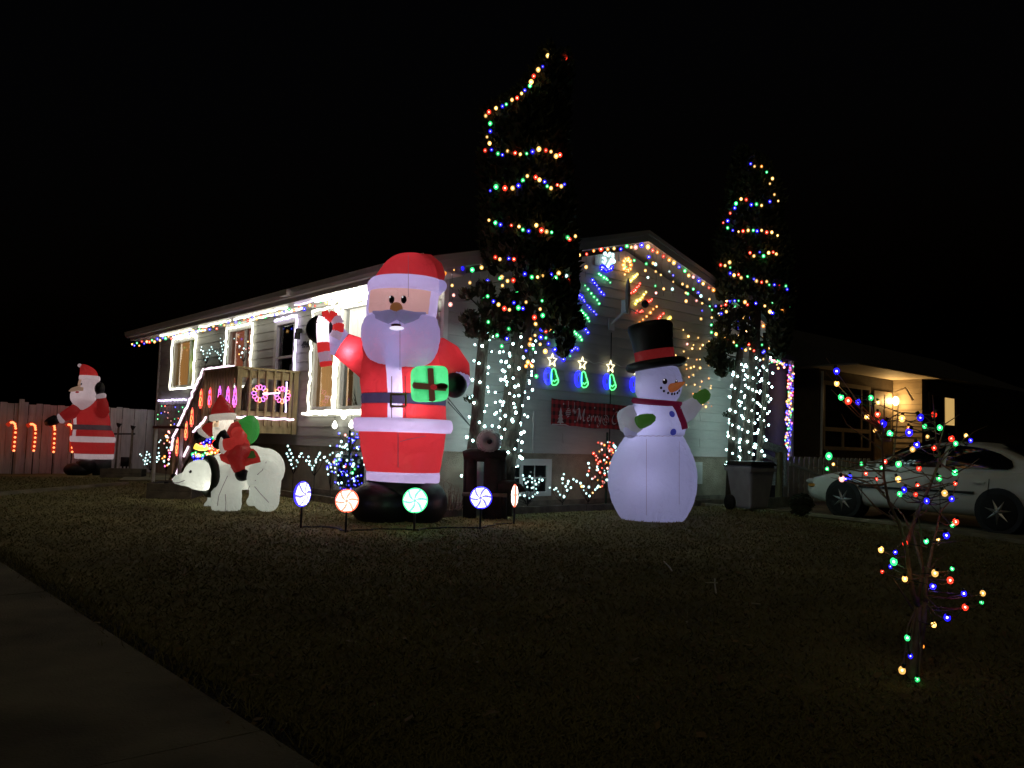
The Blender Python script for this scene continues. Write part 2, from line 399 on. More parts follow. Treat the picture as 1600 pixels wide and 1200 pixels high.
box((-OV - .005, -.48, 3.43), (-OV + .018, HL + .5, 3.595)).build('front_fascia', M['trim'], house)
for sx in (-1, 1):
    xx = 0 if sx < 0 else HW
    MB().prism([(xx + sx * OV, 3.44), (xx, 3.44), (xx, 3.62), (xx + sx * OV, 3.46)], 'y', -.478, -.46).build('eave_return', M['soffit'], house)
g_ = MB().prism([(-.615, 3.5), (-.70, 3.5), (-.735, 3.55), (-.745, 3.62), (-.735, 3.62), (-.725, 3.555), (-.695, 3.512), (-.615, 3.512)], 'y', -.5, HL + .5)
gut = g_.build('gutter', M['gutter'], house)
MB().tube([(-.745, -.5, 3.625), (-.745, HL + .5, 3.625)], .009, 6).build('gutter_lip', M['trim'], gut)
dsp = [(-.68, .16, 3.5), (-.66, .16, 3.40), (-.5, .14, 3.3), (-.16, .12, 3.14), (-.075, .11, 3.04), (-.06, .11, 2.9), (-.06, .11, .3)]
MB().tube(dsp, .04, 8).build('downspout', M['gutter'], house, True)
for z in (2.7, 1.7, .8): box((-.105, .05, z), (-.026, .17, z + .035)).build('downspout_strap', M['gutter'], house)
# windows and door of the front
def window(y0, y1, z0, z1, bars_y=(), bars_z=(), fr=.055, x=-.04, name='window'):
    f = MB(); f.box((x, y0, z0), (.07, y0 + fr, z1)).box((x, y1 - fr, z0), (.07, y1, z1)).box((x, y0 + fr, z1 - fr), (.07, y1 - fr, z1)).box((x, y0 + fr, z0), (.07, y1 - fr, z0 + fr))
    for q in bars_y: f.box((x + .02, q - .022, z0 + fr), (.06, q + .022, z1 - fr))
    for q in bars_z: f.box((x + .022, y0 + fr, q - .02), (.058, y1 - fr, q + .02))
    o = f.build(name, M['trim'], house)
    MB().add([(.028, y0 + fr, z0 + fr), (.028, y0 + fr, z1 - fr), (.028, y1 - fr, z1 - fr), (.028, y1 - fr, z0 + fr)], [(0, 1, 2, 3)]).build('pane', M['glass'], o)
    MB().box((x - .03, y0 - .05, z0 - .05), (.02, y1 + .05, z0 - .002)).build('sill', M['trim'], o)
    return o
def drape(win, y0, y1, z0, z1, m, folds=9, x=.2, name='curtain'):
    v, f = [], []; nn = folds * 6
    for i in range(nn + 1):
        t = i / nn; yy = y0 + (y1 - y0) * t; dx = .025 * math.sin(t * folds * 2 * PI)
        v += [(x + dx, yy, z0), (x + dx * .6, yy, z1)]
        if i: k = 2 * i; f.append((k - 2, k, k + 1, k - 1))
    return MB().add(v, f).build(name, m, win, True)
C1 = emit('lamplit_curtain', (1, .48, .14), .35, (.4, .25, .12)); C2 = emit('lamplit_drape', (1, .3, .16), .22, (.4, .2, .14))
C3 = emit('lamplit_sheer', (1, .55, .2), .42, (.4, .25, .12)); C4 = emit('lit_valance', (1, .97, .82), 1.1); C5 = emit('lit_sheer', (.85, 1, .85), .13)
GT = emit('lit_green', (.12, .8, .08), .5, (.1, .4, .1)); GL = emit('window_tree_lamp', (.8, 1, .2), 5); OL = emit('window_lamp', (1, .35, .06), 2.2)
w1 = window(*WIN[0], bars_y=(10.0,))
drape(w1, 10.02, 11.4, 2.15, 3.4, C1, 10); drape(w1, 9.6, 9.98, 2.25, 2.75, C1, 3)
tr = MB()
for k in range(7): tr.prism([(9.60 + .02 * k, 2.62 + k * .09), (9.98 - .02 * k, 2.62 + k * .09), (9.79, 2.80 + k * .09)], 'x', .16 + .01 * k, .2 + .01 * k)
tr.build('lit_tree', GT, w1)
for q in range(14): MB().ball((.13, R.uniform(9.62, 10.02), R.uniform(2.55, 2.85)), .03, 8, 5).build('tree_light', R.choice([GL, GL, OL]), w1, True)
w2 = window(*WIN[1], bars_y=(6.9,))
drape(w2, 7.12, 8.1, 2.1, 3.4, C2, 9); drape(w2, 6.55, 7.1, 2.2, 3.3, C2, 5, .24)
wd = window(*WIN[2], bars_z=(2.02, 2.62), name='storm_door', fr=.11)
box((.06, 4.56, 1.42), (.1, 5.47, 3.35)).build('inner_door', M['darkpane'], wd)
box((-.065, 4.68, 2.3), (-.04, 4.71, 2.46)).build('handle', M['black'], wd)
w3 = window(*WIN[3]); drape(w3, 3.0, 4.2, 1.5, 3.4, C3, 11)
w4 = window(*WIN[4], bars_y=(2.05,)); drape(w4, 1.2, 3.0, 2.52, 3.4, C4, 12, .15, 'valance'); drape(w4, 1.2, 3.0, 1.5, 2.52, C5, 14, .3)
pl = MB()
for k in range(26):
    y = R.uniform(1.9, 2.7); a = R.uniform(-.5, .5); h = R.uniform(.15, .4)
    pl.add([(.16, y, 1.68), (.16, y + .03, 1.68), (.15, y + a * .3 + .02, 1.68 + h)], [(0, 1, 2)])
pl.build('house_plant', M['leaf'], w4)
for ry, re_ in ((10.3, 2.6), (7.1, 2.0), (3.45, 3.0), (2.1, 3.0)): lamp(house, (.34, ry, 3.2), re_, (1, .6, .25), .05, 'room_lamp')
# numbers by the door
fc = bpy.data.curves.new('house_number', 'FONT'); fc.body = '4944'; fc.size = .17; fc.extrude = .006; fc.shear = .25; fc.materials.append(M['black'])
fo = bpy.data.objects.new('house_number', fc); COL.objects.link(fo); fo.parent = house; fo.location = (-.034, 4.34, 2.74)
fo.rotation_euler = Matrix(((0, 0, -1), (-1, 0, 0), (0, 1, 0))).to_euler()
hn = bpy.data.objects.new('house_number', bpy.data.meshes.new_from_object(fo.evaluated_get(bpy.context.evaluated_depsgraph_get()))); COL.objects.link(hn); hn.parent = house; hn.location, hn.rotation_euler = fo.location, fo.rotation_euler; bpy.data.objects.remove(fo)
# wall lantern and flood light
lt = MB().box((-.12, 4.33, 3.02), (-.03, 4.42, 3.1)).box((-.14, 4.34, 2.9), (-.06, 4.41, 3.02)).build('wall_lantern', M['black'], house)
fl = MB().box((-.84, 3.36, 3.50), (-.755, 3.64, 3.60)).build('flood_light', M['soffit'], house)
# basement windows
def bwin_gable(x0, x1, z0, z1):
    o = MB().box((x0, -.03, z0), (x0 + .1, .015, z1)).box((x1 - .1, -.03, z0), (x1, .015, z1)).box((x0 + .1, -.03, z1 - .1), (x1 - .1, .015, z1)).box((x0 + .1, -.03, z0), (x1 - .1, .015, z0 + .07)).build('basement_window', M['trim'], house)
    m_ = (x0 + x1) / 2 - .04
    MB().box((m_ - .03, -.018, z0 + .07), (m_ + .03, .012, z1 - .1)).build('sash', M['trim'], o)
    for q in (x0 + (m_ - x0) * .55, m_ + (x1 - m_) * .45): MB().box((q - .008, -.006, z0 + .07), (q + .008, .012, z1 - .1)).build('glazing_bar', M['trim'], o)
    MB().box((x0 + .1, -.006, (z0 + z1) / 2 - .01), (x1 - .1, .011, (z0 + z1) / 2 + .004)).build('glazing_bar', M['trim'], o)
    MB().box((x0 + .1, .0, z0 + .07), (x1 - .1, .019, z1 - .1)).build('pane', M['darkpane'], o)
bwin_gable(1.02, 2.2, .3, .88)
qa, qb = gab(1080, 722), gab(1094, 756); MB().box((qa.x, -.05, qb.z), (qb.x, .015, qa.z)).build('meter_box', M['trim'], house); MB().box((qa.x + .03, -.058, qb.z + .05), (qb.x - .03, -.051, qa.z - .05)).build('meter_cover', M['gutter'], house)
bo = MB().box((-.01, 1.9, .25), (.018, 2.95, .9)).box((-.02, 1.9, .25), (.0, 1.98, .9)).box((-.02, 2.87, .25), (.0, 2.95, .9)).build('basement_window', M['trim'], house)
for y in (2.0, 2.45): MB().box((-.016, y, .32), (-.0105, y + .4, .84)).build('pane', M['darkpane'], bo)
# electric conduit lines on the gable and the timber ledger at the foot of the wall
for px in (832,): q = gab(px, 643); MB().bar((q.x, -.03, q.z), (q.x, -.03, ZS), .02, .01, (1, 0, 0)).build('conduit', M['gutter'], house)
q = gab(953, 520); MB().tube([(q.x, -.035, q.z), (q.x + .01, -.035, 1.0)], .008, 5).build('cable', M['black'], house)
bed = hthing('garden_bed', 'low timber edged garden bed along the foot of the house', 'garden bed')
for a, b_ in (((-.6, -.62, .0), (2.4, -.56, .2)), ((2.41, -.62, 0), (5.2, -.56, .195)), ((5.21, -.62, 0), (8.3, -.56, .205)), ((-.62, -.56, 0), (-.56, 1.9, .2)), ((-.62, 1.91, 0), (-.56, 4.25, .2))):
    MB().box(a, b_).build('timber', M['greywood'], bed)
MB().box((-.56, -.56, 0), (8.3, .0, .15)).box((-.56, 0, 0), (0, 4.25, .15)).build('soil', M['soil'], bed)
MB().box((0, -.05, .16), (HW, -.005, .235)).box((-.05, .0, .16), (-.005, 4.25, .235)).build('ledger', M['greywood'], bed)

# satellite dish on the gable
ds = hthing('satellite_dish', 'small brown satellite dish seen edge on, bracketed to the gable wall', 'satellite dish')
q = gab(955, 507, .03); c = gab(981, 462, .42)
MB().ball((c.x, c.y, c.z), (.045, .24, .3), 20, 10, Matrix.Rotation(math.radians(-46), 3, 'Z')).build('reflector', mat('dish', (.2, .14, .1), .5), ds, True)
MB().tube([(q.x, -.03, q.z), (q.x + .16, -.2, q.z + .24), (c.x - .03, c.y, c.z - .12)], .022, 8).build('mast', M['gutter'], ds)
box((q.x - .07, -.045, q.z - .1), (q.x + .07, -.025, q.z + .1)).build('foot', M['gutter'], ds)
MB().box((q.x + .1, -.26, q.z + .2), (q.x + .22, -.16, q.z + .42)).build('bracket', M['gutter'], ds)
e = gab(1008, 475, .62)
MB().tube([(c.x, c.y, c.z - .2), (c.x + .15, -.5, c.z - .27), (e.x, e.y, e.z)], .014, 6).build('feed_arm', M['gutter'], ds)
MB().ball((e.x, e.y, e.z), (.07, .06, .07), 10, 6).build('feed_horn', M['black'], ds, True)

# ------------------------------------------------------------------ deck with stairs at the front door
deck = hthing('porch_deck', 'raised wooden entrance deck with balusters and a flight of stairs', 'deck')
DX, D0, D1, ZF, ZR = 1.15, 4.40, 5.9, 1.40, 2.28
for k in range(8): MB().box((-DX + k * .143, D0, ZF - .035), (-DX + k * .143 + .136, D1, ZF)).build('deck_board', M['wood'], deck)
for a, b_ in (((-DX, D0, ZF - .235), (-.03, D0 + .04, ZF - .037)), ((-DX, D1 - .04, ZF - .235), (-.03, D1, ZF - .037)), ((-DX, D0 + .04, ZF - .235), (-DX + .04, D1 - .04, ZF - .037))):
    MB().box(a, b_).build('rim_joist', M['wood'], deck)
for x, y in ((-DX - .045, D0 - .045), (-.13, D0 - .045), (-DX - .045, D1 - .045)):
    MB().box((x, y, ZF - .24), (x + .09, y + .09, ZR)).build('post', M['wood'], deck)
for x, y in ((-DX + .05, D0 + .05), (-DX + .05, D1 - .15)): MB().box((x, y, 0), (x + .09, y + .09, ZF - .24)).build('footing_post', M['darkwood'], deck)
MB().box((-DX - .06, D0 - .055, ZR), (-.02, D0 + .065, ZR + .035)).build('handrail', M['wood'], deck)
MB().box((-DX - .06, D0 + .068, ZR), (-DX + .07, D1 + .06, ZR + .035)).build('handrail', M['wood'], deck)
for z0, z1 in ((ZR - .15, ZR - .01), (ZF + .07, ZF + .15)):
    MB().box((-DX + .05, D0 - .002, z0), (-.135, D0 + .036, z1)).build('rail', M['wood'], deck)
    MB().box((-DX - .002, D0 + .05, z0), (-DX + .036, D1 - .05, z1)).build('rail', M['wood'], deck)
me = MB().box((-.02, -.02, ZF - .1), (.02, .02, ZR)).mesh('baluster', M['wood'])
for k in range(6): inst('baluster', me, deck, (-DX + .2 + k * .152, D0 - .025, 0))
for k in range(10): inst('baluster', me, deck, (-DX - .025, D0 + .2 + k * .125, 0))
S0, S1 = 5.93, 7.42; nst = 7
for k in range(nst):
    z = ZF - (k + 1) * ZF / (nst + .6); y = S0 + k * (S1 - S0) / nst
    MB().box((-DX + .05, y, z - .035), (-.25, y + .27, z)).build('stair_tread', M['wood'], deck)
for x in (-DX, -.25): MB().bar((x, S0, ZF - .12), (x, S1 + .05, .1), .045, .24).build('stringer', M['greywood'], deck)
for x in (-DX, -.25):
    MB().bar((x, S0, ZR), (x, S1 - .05, .98), .08, .045).build('stair_rail', M['greywood'], deck)
    MB().box((x - .045, S1 - .1, 0), (x + .045, S1 - .01, 1.0)).build('newel', M['wood'], deck)
    for k in range(1, 10):
        y = S0 + k * (S1 - .1 - S0) / 10; zt = ZR - (ZR - .98) * (y - S0) / (S1 - .05 - S0)
        MB().box((x - .018, y, zt - .95 if zt > 1.2 else zt - .9), (x + .018, y + .036, zt - .02)).build('baluster', M['greywood'], deck)
# lattice of stuff under the deck is plain dark skirt
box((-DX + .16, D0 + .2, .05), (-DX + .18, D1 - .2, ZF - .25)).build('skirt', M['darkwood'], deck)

# light ropes
ROPE_W = emit('light_rope_warm', (1, .98, .78), 2.6); ROPE_L = emit('light_rope_lilac', (.78, .66, 1), 2.4); ROPE_P = emit('light_rope_pink', (1, .72, .92), 2.3)
def jitter(a, b_, n, j=.012):
    a, b_ = V(a), V(b_); return [a.lerp(b_, i / n) + V((R.uniform(-j, j), R.uniform(-j, j), R.uniform(-j, j))) for i in range(n + 1)]
def rope(label, name, segs, m, r=.02, group='light ropes round the front windows', j=.014):
    t = hthing(name, label, 'rope light', group)
    for a, b_ in segs:
        n_ = max(3, int((V(b_) - V(a)).length / .09)); glowtube(t, 'light_strip', jitter(a, b_, n_, j), r, m)
    return t
X = -.075
def outline(h, e=.03): y0, y1, z0, z1 = h; return [((X, y1 + e, z1 + e), (X, y0 - e, z1 + e)), ((X, y0 - e, z1 + e), (X, y0 - e, z0 - e)), ((X, y0 - e, z0 - e), (X, y1 + e, z0 - e)), ((X, y1 + e, z0 - e), (X, y1 + e, z1 + e))]
rope('warm white rope light round the window farthest along the front wall', 'window_rope_light', outline(WIN[0]), ROPE_W, .026)
rope('warm white rope light round the middle window behind the deck railing', 'window_rope_light', outline(WIN[1]), ROPE_W, .024)
rope('bluish white rope light across the top and side of the door', 'window_rope_light', [((X, 5.4, 3.34), (X, 4.5, 3.36)), ((X, 4.5, 3.36), (X, 4.5, 1.45))], ROPE_L, .026)
rope('warm white rope light round the narrow window beside the big santa', 'window_rope_light', outline(WIN[3]), ROPE_W, .024)
rope('warm white rope light round the bright picture window behind the big santa', 'window_rope_light', [s for s in outline(WIN[4])] + [((X - .03, 4.0, 1.53), (X - .03, 1.2, 1.53))], ROPE_W, .028)
rope('pinkish rope light along the top rail of the deck and stairs', 'railing_rope_light', [((-DX - .02, 4.62, ZR + .055), (-DX - .02, D1, ZR + .055)), ((-DX - .06, S0, ZR + .05), (-DX - .06, S1 - .1, 1.02)), ((-DX - .07, S1 - .1, 1.02), (-DX - .07, S1 - .1, .78))], ROPE_P, .021, 'rope lights on the deck')
rope('pinkish rope light along the floor edge and stair stringer of the deck', 'railing_rope_light', [((-.1, D0 - .06, ZF + .03), (-DX - .06, D0 - .06, ZF + .03)), ((-DX - .06, S0 - .3, ZF + .02), (-DX - .06, S0 + .3, ZF - .25)), ((-DX - .06, S0 + .55, ZF - .52), (-DX - .06, S0 + .75, ZF - .72)), ((-DX - .06, S0 + .9, ZF - .86), (-DX - .06, S0 + 1.25, .2))], ROPE_P, .021, 'rope lights on the deck')
rope('short lilac rope light hanging down beside the door post of the deck', 'railing_rope_light', [((-.2, D0 + .12, 2.12), (-.2, D0 + .12, ZF + .12))], ROPE_L, .016, 'rope lights on the deck')
t = rope('lilac rope light with a small curtain of coloured lights at the far house corner', 'wall_rope_light', [((X, 11.85, 1.92), (X, 9.9, 1.92))], ROPE_L, .022, 'rope lights on the deck')
for k in range(8):
    y = 11.75 - k * .24; wire(t, [(X, y, 1.92), (X - .01, y, 1.3)], .003)
    for z in (1.75, 1.6, 1.45, 1.3):
        if R.random() < .6: bulb(t, (X - .01, y, z + R.uniform(-.05, .05)), R.choice('brgwk'), .016)

# bright white lights packed along the soffit, coloured ones at the far end
EAVE = emit('eave_strip', (1, .98, .82), 24)
sf = hthing('eave_lights', 'dazzling white light strip tucked under the front eave', 'eave lights')
for a, b_, m, r in ((.3, 3.0, EAVE, .03), (3.05, 3.7, ROPE_L, .016), (4.0, 6.3, ROPE_W, .022), (6.5, 8.2, ROPE_W, .02), (8.6, 10.6, ROPE_W, .022)):
    glowtube(sf, 'light_strip', jitter((-.5, a, 3.40), (-.5, b_, 3.40), int((b_ - a) / .1), .012), r, m)
    if r > .02: glowtube(sf, 'light_strip', jitter((-.22, a, 3.41), (-.22, b_, 3.41), int((b_ - a) / .1), .012), r * .8, m)
es = hthing('eave_bulb_string', 'string of coloured bulbs hanging along the front gutter edge', 'string lights')
pts = []
for k in range(62):
    y = 12.55 - k * .19
    if y < .9: break
    p = V((-.56, y, 3.36 - .05 * (k % 2) - R.uniform(0, .04))); pts.append(p + V((0, 0, .05)))
    bulb(es, p, 'wbgorbwrgwb'[k % 11], .032 if y > 10 else .028)
wire(es, pts)

# neon-like motifs hung on the railings
PINKS = emit('motif_pink', (1, .12, .5), 2.6); REDS = emit('motif_red', (1, .08, .05), 2.4); PURP = emit('motif_purple', (.6, .12, 1), 2.4); ORG = emit('motif_orange', (1, .35, .1), 2.6)
def wreath(p, u, label, m2):
    t = hthing('light_wreath', label, 'light wreath', 'pink wreaths on the deck railing'); p = V(p); u = V(u); w = V((0, 0, 1))
    for k in range(12):
        a = 2 * PI * k / 12; c = p + u * (.115 * math.cos(a)) + w * (.115 * math.sin(a))
        glowtube(t, 'light_loop', [c + (u * math.cos(a) + w * math.sin(a)) * (.042 * math.cos(b)) + (w * math.cos(a) - u * math.sin(a)) * (.03 * math.sin(b)) for b in [2 * PI * i / 8 for i in range(8)]], .007, [PINKS, ORG, PURP, PINKS][k % 4], True, 5)
    return t
wreath((-.78, D0 - .075, 1.86), (1, 0, 0), 'pink wreath of light loops on the deck railing, nearer the corner post', 0)
t = wreath((-.36, D0 - .075, 1.86), (1, 0, 0), 'pink wreath of light loops on the deck railing, nearer the house wall', 1)
rope('short lilac light bar joining the two pink wreaths', 'light_bar', [((-.74, D0 - .1, 1.86), (-.42, D0 - .1, 1.89))], ROPE_P, .016, 'rope lights on the deck', .003)
def angel(p, label, ms):
    t = hthing('light_angel', label, 'light motif', 'bell shaped light motifs on the stair railing'); p = V(p)
    sh = [(0, .17), (.045, .1), (.05, .02), (.08, -.06), (.075, -.15), (.03, -.13), (.025, -.19), (-.025, -.19), (-.03, -.13), (-.075, -.15), (-.08, -.06), (-.05, .02), (-.045, .1)]
    glowtube(t, 'outline', [p + V((0, y, z)) for y, z in sh], .0065, ms[0], True, 5)
    glowtube(t, 'inner_loop', [p + V((-.01, .045 * math.cos(a), .05 * math.sin(a) - .03)) for a in [2 * PI * i / 10 for i in range(10)]], .006, ms[1], True, 5)
    for zz in (.09, -.11): glowtube(t, 'inner_loop', [p + V((-.01, .03 * math.cos(a), .035 * math.sin(a) + zz)) for a in [2 * PI * i / 8 for i in range(8)]], .005, ms[1], True, 5)
    return t
for k, (px, py, ms, lab) in enumerate(((314, 622, (REDS, ORG), 'red bell shaped light motif at the top of the stairs'), (328, 620, (REDS, PINKS), 'red and pink light motif second along the deck railing'), (343, 618, (PURP, PINKS), 'purple light motif in the middle of the deck railing row'),
                                       (356, 619, (PINKS, PURP), 'pink light motif fourth along the deck railing'), (367, 619, (PINKS, PURP), 'pink light motif next to the deck corner post'))):
    angel(fro(px, py, DX + .09), lab, ms)
for px, py, lab in ((300, 651, 'red light motif highest on the stair railing'), (291, 672, 'red light motif halfway down the stair railing'), (277, 697, 'red light motif lowest on the stair railing')):
    angel(fro(px, py, DX + .09), lab, (REDS, ORG))

# ------------------------------------------------------------------ lights and decorations on the gable wall
gl = hthing('rake_lights', 'coloured icicle lights hanging along the sloping edge of the gable roof', 'icicle lights')
pts = []; k = 0
for side in (0, 1):
    x = -.5 if side == 0 else 3.95
    pts = []
    while x < (3.9 if side == 0 else 8.3):
        zr = 3.56 + SL * (x if x < 3.9 else HW - x)
        p = V((x, -.46, zr - R.uniform(0, .05))); pts.append(V((x, -.44, zr)))
        bulb(gl, p, 'rowbgwkbwro'[k % 11], .033)
        if k % 2 == 0 or side:
            L_ = R.uniform(.2, .8 if side else .65); m_ = max(1, int(L_ / .14)); dr = [V((x, -.45, zr))]
            for j in range(m_):
                q = V((x + R.uniform(-.03, .03), -.45 + R.uniform(-.02, .04), zr - .1 - (L_ - .1) * (j + 1) / m_)); dr.append(q)
                if R.random() < .8: bulb(gl, q, R.choice('wwwkbgwcw'), .026)
            wire(gl, dr, .0025)
        k += 1; x += R.uniform(.11, .19)
    wire(gl, pts, .004)
OFF = .07
def bar_bulbs(t, a, b_, c, n, r):
    p, q = gab(*a, OFF), gab(*b_, OFF)
    for i in range(n): bulb(t, p.lerp(q, i / max(1, n - 1)) + V((R.uniform(-.015, .015), 0, R.uniform(-.012, .012))), c, r)
ga = hthing('light_garland', 'blue and green light garland falling from a white rosette under the gable peak', 'light garland')
for i in range(22):
    a = R.uniform(0, 2 * PI); r = R.uniform(4, 12); bulb(ga, gab(950 + r * math.cos(a), 405 + r * 1.05 * math.sin(a), OFF + .02), 'c', .03)
bar_bulbs(ga, (941, 417), (948, 422), 'b', 4, .045); bar_bulbs(ga, (948, 422), (957, 417), 'b', 4, .045)
for (a, b_, c) in (((936, 427), (954, 441), 'g'), ((926, 438), (943, 460), 'b'), ((914, 446), (937, 474), 'g'), ((903, 458), (912, 468), 'b'), ((914, 472), (931, 491), 'b'), ((905, 480), (921, 501), 'g'),
                   ((901, 497), (918, 520), 'b'), ((894, 516), (909, 530), 'g'), ((884, 530), (903, 545), 'b'), ((872, 536), (890, 556), 'g'), ((866, 548), (880, 562), 'b'), ((880, 548), (902, 546), 'b')):
    bar_bulbs(ga, a, b_, c, 6, .03 if c == 'b' else .027)
gb = hthing('light_garland', 'orange and red light garland falling from an amber rosette under the gable peak', 'light garland')
for i in range(20):
    a = 2 * PI * i / 10; r = 8 if i < 10 else 6; bulb(gb, gab(980 + r * .8 * math.cos(a), 414 + r * 1.3 * math.sin(a), OFF + .02), 'o' if i < 14 else 'w', .028)
for (a, b_, c) in (((983, 440), (996, 429), 'y'), ((987, 458), (1000, 444), 'r'), ((993, 474), (1009, 457), 'y'), ((1008, 474), (1018, 468), 'r'), ((994, 487), (1004, 486), 'r'), ((1000, 505), (1026, 479), 'o'),
                   ((1025, 504), (1037, 489), 'r'), ((1040, 506), (1047, 497), 'y')):
    bar_bulbs(gb, a, b_, c, 6, .026 if c != 'y' else .03)
gc = hthing('net_lights', 'loose net of tiny amber lights on the wall behind the snowman hat', 'net lights')
for i in range(8):
    for j in range(10):
        px = 1049 + i * 8.2 + j * 3.0 + R.uniform(-3, 3); py = 512 + j * 13 - i * 5.2 + R.uniform(-5, 5) + i * 9
        if px < 1112 and py < 640 and R.random() < .72: bulb(gc, gab(px, py, OFF), R.choice('wwwokwow'), R.uniform(.014, .024))
# stars and bells on a swagged lead
NS = emit('neon_star', (1, .86, .5), 2.6); NG = emit('neon_green', (.1, 1, .25), 2.2); NB = emit('neon_blue', (.008, .004, 1), 1.6)
PH_G = mat('green_plate', (.04, .2, .06), .4)
lead = []
LB = ['the trunk lights', 'the second star', 'the third star', 'the hat brim of the snowman']
for k, (px, py) in enumerate(((863, 563), (910, 568), (954, 573), (995, 578))):
    c = gab(px, py, .09); t = hthing('star_bell_light', ['light motif of star, blue ring and green bell nearest the trunk lights', 'light motif of star, blue ring and green bell, second from the trunk lights', 'light motif of star, blue ring and green bell, third along, left of the snowman hat', 'light motif of star, blue ring and green bell half hidden by the snowman hat'][k], 'light motif', 'star and bell motifs on the gable wall')
    def P2(dx, dz, dy=0): return c + V((dx * .0122, dy, -dz * .0113))
    glowtube(t, 'star', [P2((8.5 if i % 2 == 0 else 3.7) * math.sin(i * PI / 5), -(9.5 if i % 2 == 0 else 4) * math.cos(i * PI / 5)) for i in range(10)], .011, NS, True, 5)
    glowtube(t, 'bell', [P2(*q) for q in ((0, 13), (3, 11), (6, 13), (8, 19), (12, 27), (12, 30), (8, 34), (3, 35), (0, 33), (-1, 26), (-1, 18))], .010, NG, True, 5)
    glowtube(t, 'bell_mouth', [P2(*q) for q in ((0, 31), (3, 28), (5, 30), (8, 27), (11, 27))], .009, NG, False, 5)
    MB().add([P2(*q, .02) for q in ((0, 13), (6, 13), (12, 28), (8, 34), (1, 34))], [(0, 1, 2, 3, 4)]).build('backing', PH_G, t)
    for r in (12, 9, 6): glowtube(t, 'ring', [P2(-6 + r * .62 * math.cos(a), 23 + r * math.sin(a), .01) for a in [2 * PI * i / 14 for i in range(14)]], .010, NB, True, 5)
    lead += [P2(0, -9), P2(22, -2) if k < 3 else P2(4, -9)]
wire(hthing('motif_lead', 'pale swagged lead joining the star and bell motifs', 'cable'), [gab(848, 560, .09)] + lead, .006, 'trim')
# banner
bn_m, n, l, b = newmat('plaid_cloth')
tc = n.new('ShaderNodeTexCoord'); sp = n.new('ShaderNodeSeparateXYZ'); l.new(tc.outputs['Object'], sp.inputs[0])
def stripes(sock):
    a = n.new('ShaderNodeMath'); a.operation = 'MULTIPLY'; a.inputs[1].default_value = 8.5; l.new(sock, a.inputs[0])
    f = n.new('ShaderNodeMath'); f.operation = 'FRACT'; l.new(a.outputs[0], f.inputs[0])
    g = n.new('ShaderNodeMath'); g.operation = 'GREATER_THAN'; g.inputs[1].default_value = .5; l.new(f.outputs[0], g.inputs[0]); return g
sa, sb = stripes(sp.outputs[0]), stripes(sp.outputs[2])
ad = n.new('ShaderNodeMath'); ad.operation = 'ADD'; l.new(sa.outputs[0], ad.inputs[0]); l.new(sb.outputs[0], ad.inputs[1])
hf = n.new('ShaderNodeMath'); hf.operation = 'MULTIPLY'; hf.inputs[1].default_value = .5; l.new(ad.outputs[0], hf.inputs[0])
rp = n.new('ShaderNodeValToRGB'); rp.color_ramp.elements[0].color = (.42, .02, .025, 1); rp.color_ramp.elements[1].color = (.05, .006, .008, 1)
l.new(hf.outputs[0], rp.inputs[0]); l.new(rp.outputs[0], b.inputs['Base Color']); b.inputs['Roughness'].default_value = .8
PRT = mat('banner_print', (.62, .57, .56), .8, .05)
bt = hthing('banner', 'red and black plaid banner reading Merry Christmas, half behind the snowman', 'banner')
a, e = gab(862, 622, .05), gab(861, 663, .05); bz1, bz0, bx0 = a.z, e.z, a.x; bx1 = bx0 + 2.9; bh = bz1 - bz0
v, f = [], []
for i in range(41):
    t_ = i / 40; x = bx0 + (bx1 - bx0) * t_; y = -.05 + .012 * math.sin(t_ * 31); sg = .03 * math.sin(t_ * PI) + .008 * math.sin(t_ * 24)
    v += [(x, y, bz0 - sg), (x, y, bz1 - sg * .8), (x, y + .004, bz0 - sg), (x, y + .004, bz1 - sg * .8)]
    if i: q = 4 * i; f += [(q - 4, q, q + 1, q - 3), (q - 2, q - 1, q + 3, q + 2)]
MB().add(v, f).build('cloth', bn_m, bt, True)
def BP(u, w): return V((bx0 + u, -.07, bz0 - .02 + w * bh))       # u metres along, w 0..1 up the banner
def stroke(name, pl, r=.013):
    t_ = MB()
    pl = [BP(*q) for q in pl]
    # smooth the pen stroke
    sm = []
    for i in range(len(pl) - 1):
        p0, p1, p2, p3 = pl[max(0, i - 1)], pl[i], pl[i + 1], pl[min(len(pl) - 1, i + 2)]
        for k in range(4):
            u = k / 4; sm.append(.5 * ((2 * p1) + (p2 - p0) * u + (2 * p0 - 5 * p1 + 4 * p2 - p3) * u * u + (3 * p1 - p0 - 3 * p2 + p3) * u ** 3))
    sm.append(pl[-1])
    for i in range(len(sm) - 1):
        d = (sm[i + 1] - sm[i]); w = V((.7, 0, .7)) * r                # broad-nib pen, held slanting
        t_.add([sm[i] - w, sm[i] + w, sm[i + 1] + w, sm[i + 1] - w], [(0, 1, 2, 3)])
    t_.build(name, PRT, bt)
